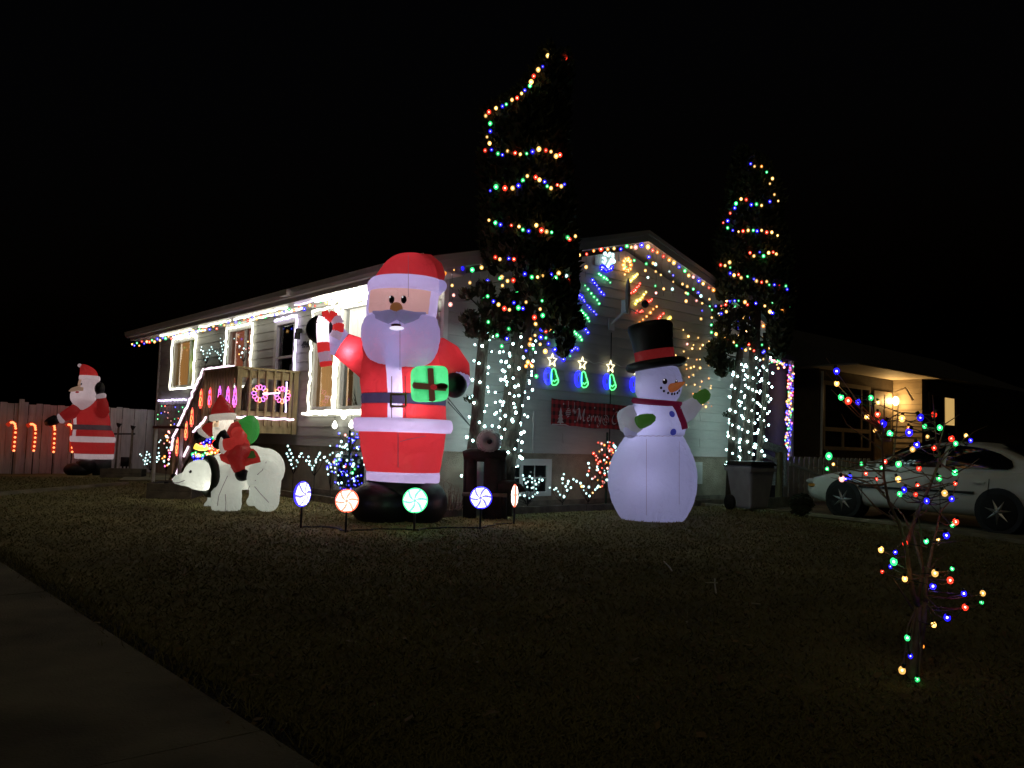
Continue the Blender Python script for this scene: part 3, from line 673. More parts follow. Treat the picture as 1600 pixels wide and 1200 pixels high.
LT = {'M': [[(0, .64), (.04, .72), (.05, .6), (.02, .22)], [(.055, .7), (.085, .3), (.15, .72), (.13, .3), (.16, .26)]],
      'e': [[(0, .36), (.05, .4), (.045, .48), (.015, .42), (.01, .3), (.03, .24), (.06, .3)]],
      'r': [[(0, .3), (.015, .46), (.02, .4), (.01, .24)], [(.018, .38), (.045, .48), (.055, .42)]],
      'y': [[(.01, .48), (.005, .34), (.03, .26), (.05, .46), (.035, .2), (.0, .04), (-.02, .12), (.03, .24), (.06, .3)]],
      'C': [[(.12, .62), (.09, .7), (.03, .56), (.0, .34), (.03, .2), (.08, .22), (.12, .34)]],
      'h': [[(.03, .76), (.0, .24)], [(.005, .32), (.04, .46), (.04, .26), (.06, .26)]],
      'i': [[(.01, .46), (.0, .26), (.03, .28)], [(.02, .6), (.022, .62)]],
      's': [[(0, .26), (.04, .48), (.05, .32), (.02, .24), (0, .28)]],
      't': [[(.03, .7), (.01, .26), (.04, .28)], [(0, .52), (.06, .54)]],
      'm': [[(.0, .46), (0, .25)], [(.0, .36), (.03, .47), (.03, .25)], [(.03, .36), (.06, .47), (.06, .26), (.08, .28)]],
      'a': [[(.05, .44), (.01, .44), (.0, .28), (.04, .3), (.055, .46), (.05, .26), (.075, .28)]]}
u = .55
for ch, adv in (('M', .2), ('e', .075), ('r', .075), ('r', .075), ('y', .27), ('C', .15), ('h', .085), ('r', .075), ('i', .05), ('s', .075), ('t', .075), ('m', .11), ('a', .095), ('s', .07)):
    for st in LT[ch]: stroke('letter', [(u + p * 1.25, q) for p, q in st], .016 if ch in 'MC' else .013)
    u += adv * 1.25
fir = MB()
for k in range(4): fir.add([BP(.19 - .075 + .014 * k, .12 + .13 * k), BP(.19 + .075 - .014 * k, .12 + .13 * k), BP(.19, .34 + .13 * k)], [(0, 1, 2)])
fir.add([BP(.175, .04), BP(.205, .04), BP(.205, .13), BP(.175, .13)], [(0, 1, 2, 3)]); fir.build('fir_print', PRT, bt)
for k in range(5):
    z = .36 + k * .075; hw = .06 * math.sin(PI * (k + .7) / 5.4); MB().add([BP(.36 - hw, z - .02), BP(.36 + hw, z + .03), BP(.36 + hw, z + .07), BP(.36 - hw, z + .02)], [(0, 1, 2, 3)]).build('bauble_print', PRT, bt)
stroke('print', [(.36, .76), (.36, .98)], .005); stroke('print', [(.50, .7), (.5, .95)], .005)
for k in range(6): a_ = PI * k / 6; stroke('print', [(.5 + .05 * math.cos(a_), .6 + .11 * math.sin(a_)), (.5 - .05 * math.cos(a_), .6 - .11 * math.sin(a_))], .005)
rr = [(1.255 + .075 * math.cos(2 * PI * i / 12), .33 + .2 * math.sin(2 * PI * i / 12)) for i in range(13)]; stroke('print', rr, .006)
stroke('print', [(1.255 + (.055 if i % 2 == 0 else .022) * math.sin(i * PI / 5), .33 + (.15 if i % 2 == 0 else .06) * math.cos(i * PI / 5)) for i in range(11)], .006); stroke('print', [(1.255, .53), (1.255, .97)], .005)
for u_, w_ in ((.25, .86), (.52, .2), (.98, .8), (.86, .1), (1.45, .8), (1.6, .75)): MB().add([BP(u_ + .014 * math.cos(2 * PI * i / 8), w_ + .035 * math.sin(2 * PI * i / 8)) for i in range(8)], [tuple(range(8))]).build('dot_print', PRT, bt)
MB().add([BP(0, .02), BP(.3, .03), BP(.45, -.02), BP(.6, -.03), BP(.3, .0), BP(0, .0)][:3] + [BP(.3, .085), BP(0, .07)], [(0, 1, 2, 3, 4)]).build('snow_print', PRT, bt)

# ------------------------------------------------------------------ loft for blown-up figures
def cat(p0, p1, p2, p3, u): return .5 * ((2 * p1) + (p2 - p0) * u + (2 * p0 - 5 * p1 + 4 * p2 - p3) * u * u + (3 * p1 - p0 - 3 * p2 + p3) * u ** 3)
def loft(rings, cls, nseg=64, sub=4, gores=0, dent=.012, smooth=True):
    """rings: (centre, rx, ry, gap name below->above). Returns {part: MB}; a part keeps the faces cls() gives it."""
    A = np.array([[*r[0], r[1], r[2]] for r in rings], float); rows, gap = [], []
    for i in range(len(A) - 1):
        p0, p1, p2, p3 = A[max(0, i - 1)], A[i], A[i + 1], A[min(len(A) - 1, i + 2)]
        if not smooth: p0, p3 = p1 - (p2 - p1), p2 + (p2 - p1)
        for k in range(sub): rows.append(cat(p0, p1, p2, p3, k / sub)); gap.append(i)
    rows.append(A[-1])
    vs = []
    for ri, r in enumerate(rows):
        near = min(ri % sub, sub - ri % sub) if sub > 1 else 1
        for j in range(nseg):
            a = 2 * PI * j / nseg; k = 1
            if gores: k = 1 - dent * (1 - abs(math.sin(gores * a / 2))) ** 4
            k *= 1 - (.010 if near == 0 else 0) + .0045 * math.sin(19 * a + 2.1 * ri + 2 * math.sin(5 * a)) * (1 if near <= 1 else .35)
            vs.append((r[0] + max(r[3], 1e-4) * k * math.sin(a), r[1] - max(r[4], 1e-4) * k * math.cos(a), r[2]))
    out = {}
    for i in range(len(rows) - 1):
        t = gap[i]
        for j in range(nseg):
            a = 2 * PI * (j + .5) / nseg; a = a - 2 * PI if a > PI else a
            key = cls(t, a, (i % sub) / sub)
            if key is None: continue
            d = out.setdefault(key, ([], [], {})); f = []
            for q in (i * nseg + j, i * nseg + (j + 1) % nseg, (i + 1) * nseg + (j + 1) % nseg, (i + 1) * nseg + j):
                if q not in d[2]: d[2][q] = len(d[0]); d[0].append(vs[q])
                f.append(d[2][q])
            d[1].append(tuple(f))
    res = {}
    for k, d in out.items(): m = MB(); m.v, m.f = d[0], d[1]; res[k] = m
    return res
class Fig:
    """an inflatable figure: points of it are given where the photograph shows them, at the figure's own distance"""
    def __init__(s, name, label, cat_, px, py, group=None):
        s.base = ground(px, py); s.Y = s.base.y; s.k = s.Y / FPX; s.t = thing(name, label, cat_, s.base, 0, group); s.col = MB()
    def p(s, x, y, dy=0): return at(x, y, s.Y + dy) - s.base
    def ring(s, x, y, rx, ratio=.9, dy=0): return (s.p(x, y, dy), rx * s.k, rx * s.k * ratio)
    def part(s, name, mb, m, smooth=True, parent=None, solid=True):
        if solid: s.col.add(mb.v, mb.f)
        return mb.build(name, m, parent or s.t, smooth)
    def done(s): s.tree = s.col.bvh()
    def hit(s, x, y):
        o = CC - s.base; d = ray(x, y).normalized(); h = s.tree.ray_cast(o, d)
        if h[0] is None: return s.p(x, y, -.3), V((0, -1, 0))
        nrm = h[1] if h[1].dot(d) < 0 else -h[1]
        return h[0], nrm
    def spot(s, name, x, y, rx, ry, m, thick=.02, parent=None, proud=0):
        p, nr = s.hit(x, y); q = nr.to_track_quat('Z', 'Y')
        # keep local Y up
        zx = nr; yx = (V((0, 0, 1)) - zx * zx.z).normalized(); xx = yx.cross(zx); q = Matrix((xx, yx, zx)).transposed().to_quaternion()
        return MB().ball(p + nr * proud, (rx * s.k, ry * s.k, thick), 16, 8, q).build(name, m, parent or s.t, True)
    def line(s, name, pts, r, m, proud=.004, parent=None, n=5):
        o = [];
        for x, y in pts: p, nr = s.hit(x, y); o.append(p + nr * proud)
        return MB().tube(o, r, n).build(name, m, parent or s.t, True)
FR = fabric('red_nylon', (.48, .03, .035), .115, (1, .075, .085)); FW = fabric('white_nylon', (.58, .54, .68), .29, (.60, .52, 1.0)); FS = fabric('skin_nylon', (.55, .35, .28), .24, (1, .60, .54))
FB = mat('black_nylon', (.010, .009, .012), .45, .3, 4, .4, 9); FN = fabric('belt_nylon', (.03, .025, .05), .05, (.3, .25, .6)); FH = fabric('moustache_nylon', (.4, .36, .5), .13, (.62, .54, .95))
FG = fabric('green_nylon', (.1, .5, .2), .42, (.10, .95, .32)); FBR = mat('ribbon_nylon', (.16, .03, .025), .5, .2); FRI = fabric('dim_ribbon', (.25, .06, .05), .05, (1, .3, .22)); FGD = mat('gold_nylon', (.35, .19, .08), .5, .2)
FSEAM = fabric('seam', (.2, .12, .16), .04, (1, .6, .8)); NOSE = fabric('nose_nylon', (.35, .15, .07), .12, (1, .42, .16))
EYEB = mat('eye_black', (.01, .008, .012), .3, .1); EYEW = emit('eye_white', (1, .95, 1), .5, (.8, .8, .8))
CC_R = fabric('cane_red', (.5, .04, .04), .35, (1, .05, .05)); CC_W = fabric('cane_white', (.7, .66, .72), 1.0, (1, .85, .93)); CC_D = fabric('cane_dim', (.6, .55, .62), .18, (.9, .72, 1))

# ------------------------------------------------------------------ the big santa
S = Fig('inflatable_santa', 'giant lit inflatable santa holding a candy cane and a green present', 'inflatable santa', 622, 812)
g = S.ring
body = loft([g(630, 754, 54, .9), g(630, 750, 57, .9), g(630, 738, 57, .9), g(630, 737, 57, .92), g(629, 715, 62, .92), g(629, 690, 66, .9), g(629, 676, 68, .9), g(630, 675, 75, .9), g(630, 664, 78, .9), g(630, 655, 75, .9),
              g(631, 654, 67, .9), g(631, 634, 66, .9), g(631, 633, 66, .9), g(631, 617, 66, .9), g(631, 616, 66, .9), g(630, 590, 68, .9), g(628, 560, 70, .85), g(626, 540, 66, .8), g(624, 522, 50, .8)],
             lambda t, a, f: ('cuff' if t < 3 else 'trousers' if t < 6 else 'hem' if t < 9 else 'belt' if t == 12 else ('placket' if (abs(a + .11) < .17) else 'coat')), 72, 3, 8, .016)
for k, m in (('cuff', FW), ('trousers', FR), ('hem', FW), ('coat', FR), ('belt', FN), ('placket', FW)): S.part(k, body[k], m)
head = loft([g(626, 545, 48, .8), g(626, 520, 52, .85), g(627, 494, 55, .85), g(629, 472, 56, .85), g(631, 459, 56, .88), g(632, 456, 59, .95), g(634, 447, 60, .95), g(636, 438, 55, .95), g(637, 437, 52, .92), g(642, 420, 46, .9), g(644, 407, 36, .9), g(645, 399, 22, .9), g(645, 396, 3, .9)],
             lambda t, a, f: ('hair' if t < 2 else ('face' if -1.05 < a < .95 else 'hair') if t < 4 else 'hat_band' if t < 7 else 'hat'), 72, 4, 8, .008)
for k, m in (('hair', FW), ('face', FS), ('hat_band', FW), ('hat', FR)): S.part(k, head[k], m)
S.part('hat_tip', MB().tube([S.p(655, 414), S.p(669, 414, -.02), S.p(681, 421, -.05), S.p(688, 431, -.08), S.p(690, 440, -.1)], [.15, .14, .11, .07, .03], 20), FR)
S.part('pompom', MB().ball(S.p(688, 447, -.1), (.085, .085, .085), 16, 10), FW)
beard = loft([g(626, 585, 3, 1, -.36), g(626, 583, 16, .6, -.36), g(626, 577, 31, .5, -.36), g(626, 567, 44, .46, -.35), g(626, 553, 54, .44, -.33), g(626, 537, 59, .44, -.31), g(626, 520, 61, .44, -.28), g(626, 505, 58, .44, -.26), g(627, 494, 51, .42, -.24), g(627, 490, 24, .4, -.24)],
              lambda t, a, f: 'beard', 48, 4, 0)
S.part('beard', beard['beard'], FW)
S.part('leg_boot', MB().ball(S.p(598, 786, -.12), (.41, .52, .30), 24, 14), FB); S.part('leg_boot', MB().ball(S.p(662, 786, -.06), (.30, .5, .30), 24, 14), FB)
S.part('boot_shaft', MB().tube([S.p(630, 752), S.p(628, 785)], [.46, .44], 24), FB)
S.done()
for sx in (-1, 1):
    p0, n0 = S.hit(621, 491)
    S.part('moustache', MB().tube([p0 + V((sx * .0, -.02, 0)), p0 + V((sx * .1, -.03, -.045)), p0 + V((sx * .22, .05, -.03)), p0 + V((sx * .33, .17, .05))], [.07, .095, .075, .015], 14), FH)
S.done()
S.spot('eye', 612, 468, 4.3, 6.4, EYEB); S.spot('eye', 631, 468, 4.3, 6.4, EYEB)
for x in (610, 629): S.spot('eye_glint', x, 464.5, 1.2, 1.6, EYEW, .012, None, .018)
p0, n0 = S.hit(620, 483); S.part('nose', MB().ball(p0 + V((0, -.05, 0)), (.08, .09, .08), 18, 12), NOSE)
S.spot('mouth', 619, 508.5, 8, 2.5, FBR, .02, None, .01); S.spot('lip_highlight', 620, 513, 11, 3.2, fabric('lip_highlight_nylon', (.7, .68, .72), .75, (.95, .9, 1)), .03, None, .008)  # pale glowing spot paints the highlight on the lower lip
for x0, x1, y0, y1 in ((611, 634, 615, 617), (611, 634, 634, 636)): S.line('buckle', [(x, (y0 + y1) / 2) for x in range(x0, x1 + 1, 3)], .014, FGD)
for x in (611, 634): S.line('buckle', [(x, y) for y in range(615, 637, 4)], .014, FGD)
S.line('seam', [(625 + 8 * i, 690 - 2.4 * i + .14 * i * i) for i in range(6)], .004, FSEAM); S.line('seam', [(625, y) for y in range(500, 584, 6)], .003, FSEAM); S.line('seam', [(638, y) for y in range(398, 468, 6)], .003, FSEAM); S.line('seam', [(622, y) for y in range(676, 736, 6)], .005, FSEAM); S.line('seam', [(612, y) for y in range(588, 655, 5)], .005, FSEAM); S.line('seam', [(633, y) for y in range(588, 655, 5)], .005, FSEAM)
S.part('arm', MB().tube([S.p(590, 572, 0), S.p(572, 560, -.06), S.p(550, 548, -.12), S.p(532, 538, -.16)], [.27, .24, .2, .165], 24), FR)
S.part('cuff', MB().tube([S.p(534, 539, -.15), S.p(527, 534, -.17), S.p(519, 529, -.18), S.p(516, 526, -.18)], [.165, .185, .185, .14], 22), FW)
S.part('mitten', MB().ball(S.p(501, 515, -.22), (.185, .17, .185), 22, 14), FB)
cane = [(523, 528), (528, 518), (529, 506), (524, 497), (515, 493), (507, 496), (504, 505), (504, 520), (505, 535), (506, 550), (509, 565), (510, 571)]
for i in range(len(cane) - 1):
    a, b_ = S.p(*cane[i], -.40), S.p(*cane[i + 1], -.40); m_ = [CC_D, CC_R, CC_D, CC_R, CC_R, CC_W, CC_W, CC_W, CC_R, CC_D, CC_R][i]
    S.part('cane_stripe', MB().tube([a, b_ + (b_ - a) * .06], .078 if i > 3 else .07, 14), m_)
S.part('arm', MB().tube([S.p(680, 548, 0), S.p(697, 560, -.04), S.p(712, 580, -.1), S.p(717, 594, -.14)], [.2, .215, .2, .15], 24), FR)
S.part('cuff', MB().tube([S.p(713, 588, -.12), S.p(714, 597, -.15), S.p(712, 601, -.17)], [.17, .165, .15], 20), FW)
S.part('mitten', MB().ball(S.p(711, 601, -.2), (.155, .17, .17), 22, 14), FB)
gm = MB()
c = S.p(671, 600, -.62); gq = Matrix.Rotation(.25, 4, 'Z') @ Matrix.Rotation(-.06, 4, 'Y')
def sq(v, e=.35): return math.copysign(abs(v) ** e, v)
gift = MB().ball((0, 0, 0), 1, 32, 20)
gift.v = [tuple(c + gq @ V((.215 * sq(x), .19 * sq(y), .215 * sq(z)))) for x, y, z in gift.v]
S.part('present', gift, FG); S.done()
S.line('ribbon', [(674 + .06 * (y - 600), y) for y in range(575, 628, 3)], .05, FRI, -.03, None, 8); S.line('ribbon', [(x, 604 + .08 * (x - 670)) for x in range(646, 698, 3)], .05, FRI, -.03, None, 8)
S.spot('bow', 677, 605, 5, 4, fabric('bow_nylon', (.4, .03, .04), .2, (1, .06, .08)), .04, None, .03); S.spot('bow', 690, 604, 9, 5, FBR, .05, None, .02)
for p_, e_, r_ in ((S.p(628, 705), 13, .12), (S.p(640, 642, -.30), 7, .05), (S.p(645, 603, -.25), 11, .05), (S.p(628, 560), 12, .08), (S.p(632, 455), 4, .08), (S.p(640, 420), 2.5, .08), (S.p(624, 540, -.32), 6, .06), (S.p(546, 549, -.25), 9, .02), (S.p(700, 565, -.05), 3, .05), (c, 5, .05)):
    lamp(S.t, p_, e_, (.92, .82, 1), r_)
gy = thing('guy_rope', 'dark guy ropes running from the big santa down towards the trunk', 'rope', S.base)
for q in ((700, 628), (700, 622)): MB().tube([S.p(*q, .2), S.p(737, 668, 1.1)], .007, 5).build('cord', M['black'], gy)

# ------------------------------------------------------------------ the snowman
W = Fig('inflatable_snowman', 'tall lit inflatable snowman with black top hat and green mittens', 'inflatable snowman', 1021, 812)
g = W.ring
FSN = fabric('snow_nylon', (.54, .54, .70), .115, (.60, .60, 1.0)); FSD = fabric('sleeve_nylon', (.5, .5, .54), .10, (.8, .8, .95)); FHT = mat('hat_nylon', (.014, .015, .016), .5, .3, 4, .4, 8)
FRB = fabric('hatband_nylon', (.4, .03, .03), .07, (1, .07, .07)); FSC = fabric('scarf_nylon', (.2, .02, .06), .05, (.8, .05, .2)); FGR = fabric('mitten_nylon', (.05, .14, .03), .045, (.35, 1, .18)); FBL = fabric('button_nylon', (.05, .06, .4), .11, (.16, .18, 1)); FCA = fabric('carrot_nylon', (.6, .2, .06), .1, (1, .34, .1))
base = loft([g(1019, 818, 30, .9), g(1019, 815, 44, .9), g(1019, 800, 56, .92), g(1019, 775, 66, .92), g(1019, 750, 69, .92), g(1020, 725, 66, .92), g(1021, 705, 58, .92), g(1022, 690, 50, .92), g(1023, 681, 44, .92), g(1023, 678, 40, .9)], lambda t, a, f: 'base_ball', 72, 4, 8, .026)
W.part('base_ball', base['base_ball'], FSN)
mid = loft([g(1023, 684, 36, .9), g(1023, 681, 43, .9), g(1022, 674, 48, .92), g(1022, 660, 48, .92), g(1023, 645, 45, .92), g(1025, 634, 38, .92), g(1027, 629, 33, .92), g(1028, 627, 30, .9)], lambda t, a, f: 'middle_ball', 64, 4, 8, .022)
W.part('middle_ball', mid['middle_ball'], FSN)
hd = loft([g(1028, 628, 27, .9), g(1028, 624, 30, .9), g(1028, 615, 35, .92), g(1029, 600, 37, .92), g(1029, 590, 36, .92), g(1027, 580, 35, .92), g(1025, 573, 33, .92)], lambda t, a, f: 'head', 64, 4, 8, .02)
W.part('head', hd['head'], FSN)
W.part('tie_down', MB().ball(W.p(985, 673, -.35), (.10, .08, .11), 14, 10), FSN)
W.done()
# scarf
W.part('scarf', MB().tube([W.p(1027 + 36 * math.sin(a), 629 + 3.0 * math.sin(a) - 2 * math.cos(a) * 0, -math.cos(a) * .33) for a in [2 * PI * i / 28 for i in range(28)]], .042, 10, True), FSC, True, None, False)
p0, n0 = W.hit(1054, 634); pth = []
for x, y in ((1052, 633), (1057, 641), (1061, 650), (1065, 660), (1067, 670)):
    p, nr = W.hit(x, y); pth.append(p + nr * .03)
sc = MB()
for i in range(len(pth) - 1): sc.bar(pth[i], pth[i + 1] + (pth[i + 1] - pth[i]) * .03, .085, .02, (0, -1, 0))
sc.build('scarf_end', FSC, W.t)
# hat: tilted
ht = Matrix.Translation(W.p(1026, 577)) @ Matrix.Rotation(-.17, 4, 'Y')
def lathe(prof, n=40):
    m = MB(); vs = [(r * math.sin(2 * PI * j / n), -r * .95 * math.cos(2 * PI * j / n), z) for r, z in prof for j in range(n)]
    fs = [(i * n + j, i * n + (j + 1) % n, (i + 1) * n + (j + 1) % n, (i + 1) * n + j) for i in range(len(prof) - 1) for j in range(n)]
    return m.add([ht @ V(v_) for v_ in vs], fs)
W.part('hat_brim', lathe([(.30, .03), (.36, .0), (.41, .02), (.44, .07), (.41, .12), (.36, .13), (.28, .13)]), FHT)
W.part('hat_band', lathe([(.285, .11), (.282, .2), (.285, .27)]), FRB)
W.part('hat_crown', lathe([(.284, .265), (.29, .35), (.31, .5), (.325, .6), (.31, .655), (.25, .68), (.12, .69), (.0, .69)]), FHT)
W.done()
W.spot('eye', 1039, 596, 3.9, 4.6, EYEB); W.spot('eye', 1056.5, 597, 2.6, 4, EYEB)
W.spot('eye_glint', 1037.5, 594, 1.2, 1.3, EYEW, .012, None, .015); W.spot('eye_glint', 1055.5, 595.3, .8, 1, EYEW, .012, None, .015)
for x, y in ((1033, 606), (1037.5, 611), (1044, 614), (1050, 615.5), (1054, 615.3), (1058.5, 614), (1061, 610.5)): W.spot('smile_dot', x, y, 1.9, 2.2, EYEB, .012)
p0, n0 = W.hit(1049, 605); W.part('carrot_nose', MB().tube([p0 + V((.0, .03, -.01)), p0 + V((.04, -.06, 0)), p0 + V((.1, -.2, .035)), p0 + V((.125, -.3, .055))], [.065, .058, .03, .006], 14), FCA)
W.spot('button', 1050, 647, 4.9, 5.2, FBL, .025); W.spot('button', 1052, 675, 5.2, 5.4, FBL, .025)
W.line('seam', [(1010, y) for y in range(686, 812, 7)], .0025, FSEAM); W.line('seam', [(1061 + .0 * y, y) for y in range(690, 790, 7)], .002, FSEAM); W.line('seam', [(975 + 3 * i, 681 + (i % 3) * .3) for i in range(31)], .004, FSEAM, .0)
W.part('arm', MB().tube([W.p(988, 642, -.05), W.p(981, 652, -.14), W.p(983, 662, -.28), W.p(992, 664, -.36), W.p(998, 661, -.4)], [.1, .155, .15, .125, .105], 20), FSD)
W.part('mitten', MB().tube([W.p(996, 661, -.38), W.p(1004, 658, -.44), W.p(1014, 655, -.48), W.p(1022, 652, -.5), W.p(1024.5, 651.5, -.5)], [.09, .098, .082, .05, .01], 20), FGR)
W.part('arm', MB().tube([W.p(1062, 650, .0), W.p(1074, 642, -.06), W.p(1087, 631, -.1), W.p(1092, 627, -.12)], [.135, .14, .105, .085], 20), FSD)
W.part('mitten', MB().tube([W.p(1090, 629, -.12), W.p(1095, 622, -.14), W.p(1102, 616, -.15), W.p(1106, 612, -.15), W.p(1107.5, 611, -.15)], [.06, .095, .09, .06, .01], 18).tube([W.p(1091, 627, -.14), W.p(1087, 618, -.15), W.p(1085.5, 614, -.15)], [.05, .045, .015], 12), FGR)
for p_, e_ in ((W.p(1012, 697, -.12), 3.4), (W.p(1012, 750, -.3), 2.2), (W.p(1008, 660, -.2), 3.0), (W.p(1016, 608, -.08), 1.0)): lamp(W.t, p_, e_, (.74, .73, 1), .03)

# ------------------------------------------------------------------ polar bear with a small santa riding on it
def blob(name, caps, m, parent, vox=.03, it=6, gap=.5):
    """one continuous skin over a set of fat tapering limbs: (p0, p1, r0, r1)"""
    b = MB()
    for p0, p1, r0, r1 in caps:
        p0, p1 = V(p0), V(p1); n_ = max(1, int((p1 - p0).length / (min(r0, r1) * gap)))
        for i in range(n_ + 1): u = i / n_; b.ball(p0.lerp(p1, u), r0 + (r1 - r0) * u, 12, 8)
    o = b.build(name, m, parent); rm = o.modifiers.new('r', 'REMESH'); rm.mode = 'VOXEL'; rm.voxel_size = vox
    s = o.modifiers.new('s', 'SMOOTH'); s.factor = .5; s.iterations = it
    dg = bpy.context.evaluated_depsgraph_get(); me = bpy.data.meshes.new_from_object(o.evaluated_get(dg))
    o.modifiers.clear(); o.data = me; me.polygons.foreach_set('use_smooth', [True] * len(me.polygons)); me.update(); return o
FPB = fabric('bear_nylon', (.68, .70, .66), .17, (.93, 1, .88)); FR2 = fabric('rider_red', (.45, .03, .03), .085, (1, .08, .06)); FW2 = fabric('rider_white', (.66, .64, .58), .24, (1, .96, .84)); FSK2 = fabric('rider_skin', (.5, .33, .22), .3, (1, .78, .5))
FG2 = fabric('sack_nylon', (.05, .26, .06), .08, (.12, 1, .15)); FGR2 = mat('wreath_nylon', (.03, .05, .035), .6, .3, 6, .4, 9); FDG = fabric('saddle_green', (.05, .12, .04), .03, (.3, 1, .2)); FR2A = fabric('rider_sleeve_glow', (.5, .03, .03), .2, (1, .09, .07)); FR2L = fabric('rider_trousers', (.4, .03, .03), .09, (1, .07, .06))  # brighter sleeve glow put in to set the arm off the jacket
B = Fig('inflatable_polar_bear', 'lit white inflatable polar bear with a small santa in red riding on its back', 'inflatable bear', 385, 795)
P = B.p; k = B.k
DZ = .30
skin = [(P(311, 742, -.05), P(316, 742, -.05), .215, .215), (P(296, 748.5, -.05), P(277.5, 749, -.05), .112, .075), (P(318, 745, -.05), P(345, 738, 0), .20, .22), (P(350, 736), P(412, 733), .26, .30), (P(395, 725), P(410, 728), .26, .25),
        (P(354, 750, -DZ), P(354, 787, -DZ), .215, .205), (P(342, 789, -DZ), P(352, 789, -DZ), .11, .13), (P(345, 750, DZ), P(338, 783, DZ), .17, .13), (P(334, 791, DZ), P(326, 791, DZ), .10, .075),
        (P(413, 746, -DZ), P(418, 782, -DZ), .24, .165), (P(410, 784, -DZ), P(421, 783, -DZ), .12, .13), (P(408, 748, DZ), P(402, 775, DZ), .17, .12), (P(399, 782, DZ), P(392, 784, DZ), .085, .07), (P(423, 721), P(427, 719), .06, .06)]
bo = blob('body', skin, FPB, B.t, .03, 3)
B.col.add([v_.co[:] for v_ in bo.data.vertices], [tuple(p.vertices) for p in bo.data.polygons]); B.done()
B.part('nose', MB().ball(P(271.5, 743.5, -.06), (.035, .05, .035), 12, 8), FB)
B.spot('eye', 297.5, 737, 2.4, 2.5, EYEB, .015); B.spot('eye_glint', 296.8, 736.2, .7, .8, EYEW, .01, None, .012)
B.line('mouth', [(271 + i * 2, 753 + (1 if i < 4 else 1 - (i - 4) * .7)) for i in range(10)], .005, FSEAM)
for ps in ([(340, 790), (342, 775), (348, 760), (355, 745), (361, 730)], [(352, 798), (353, 785), (352, 772)], [(402, 742), (410, 735), (416, 722)], [(398, 760), (408, 772), (420, 785)], [(386, 770), (390, 760), (400, 750)]): B.line('seam', ps, .004, FSEAM)
B.part('wreath_collar', MB().tube([P(327 + 10 * math.cos(a), 744 - 27 * math.sin(a), -.08 - .42 * math.cos(a)) for a in [2 * PI * i / 30 for i in range(30)]], .058, 10, True), FGR2)
# saddle cloth hugging the back
cl = [(343, 713), (350, 706), (360, 703), (372, 702), (385, 702), (396, 703), (402, 708), (406, 716), (408, 724), (395, 727), (382, 730), (368, 731), (355, 727), (346, 721)]
hp = [B.hit(*q) for q in cl]; c0 = B.hit(376, 716)
B.part('saddle_cloth', MB().add([p + n_ * .02 for p, n_ in hp] + [c0[0] + c0[1] * .03], [(i, (i + 1) % 14, 14) for i in range(14)]), FR2)
hp = [B.hit(*q) for q in ((386, 707), (397, 708), (402, 719), (386, 724), (379, 724))]
B.part('saddle_patch', MB().add([p + n_ * .05 for p, n_ in hp], [(0, 1, 2, 3, 4)]), FDG); B.done()
rs = P
B.part('rider_jacket', MB().tube([rs(374, 706, -.02), rs(372, 696, -.04), rs(369, 682, -.05), rs(366, 670, -.05), rs(362, 664, -.05)], [.14, .16, .155, .135, .09], 24), FR2)
for dy in (-.25, .22):
    B.part('rider_leg', MB().tube([rs(381, 705, dy * .7), rs(372, 709, dy * 1.25), rs(368, 714, dy * 1.4), rs(371, 724, dy * 1.42), rs(374, 737, dy * 1.42)], [.12, .125, .115, .095, .08], 18), FR2L)
    B.part('rider_boot', MB().ball(rs(378, 742, dy * 1.45), (.105, .085, .085), 16, 10), FB)
hdr = loft([g_ for g_ in (B.ring(344, 689, 3, .8, -.1), B.ring(344, 686, 9, .85, -.1), B.ring(346, 677, 13, .9, -.1), B.ring(348, 668, 15, .9, -.09), B.ring(349, 660, 15.5, .9, -.08), B.ring(349, 653, 15, .9, -.07))],
             lambda t, a, f: 'rider_beard' if t < 2 or abs(a + .75) > .62 else ('rider_face' if t > 2 else 'rider_beard'), 48, 4)
B.part('rider_beard', hdr['rider_beard'], FW2); B.part('rider_face', hdr['rider_face'], FSK2)
hq = Matrix.Translation(P(348, 649, -.07)) @ Matrix.Rotation(-.12, 4, 'Y')
B.part('rider_hat', MB().tube([hq @ V((0, 0, 0)), hq @ V((-.0, 0, .1)), hq @ V((-.01, 0, .2)), hq @ V((-.015, 0, .29))], [.165, .14, .075, .015], 24), FR2)
B.part('rider_hat_band', MB().tube([hq @ V((0, 0, -.075)), hq @ V((0, 0, -.06)), hq @ V((0, 0, .01)), hq @ V((0, 0, .025))], [.15, .18, .18, .15], 24), FW2); B.done()
B.spot('rider_eye', 339, 659, 1.6, 1.3, EYEB, .01); B.part('rider_nose', MB().ball(B.hit(337, 664)[0], .028, 10, 8), FSK2); B.spot('rider_eyebrow', 339, 656, 3, 1, FW2, .012); B.spot('rider_moustache', 339, 669, 4.5, 1.8, FW2, .03)
B.part('rider_arm', MB().tube([rs(370, 675, -.14), rs(375, 682, -.22), rs(371, 690, -.26), rs(360, 694, -.34), rs(350, 695, -.34)], [.085, .095, .09, .085, .08], 18), FR2A)
B.part('rider_cuff', MB().tube([rs(351, 695, -.34), rs(348, 695.5, -.34), rs(346, 695.5, -.34)], [.095, .12, .1], 18), FW2)
B.part('rider_mitten', MB().ball(rs(341, 694, -.34), (.075, .075, .07), 14, 10), FB)
B.part('rider_glove', MB().tube([rs(356, 678, -.28), rs(349, 682, -.3), rs(341, 685, -.32), rs(338, 687, -.32)], [.075, .085, .05, .015], 14), FB)
B.part('rider_arm', MB().tube([rs(352, 674, .1), rs(338, 670, .14), rs(326, 672, .16), rs(320, 677, .16)], [.11, .11, .1, .09], 18), FR2)
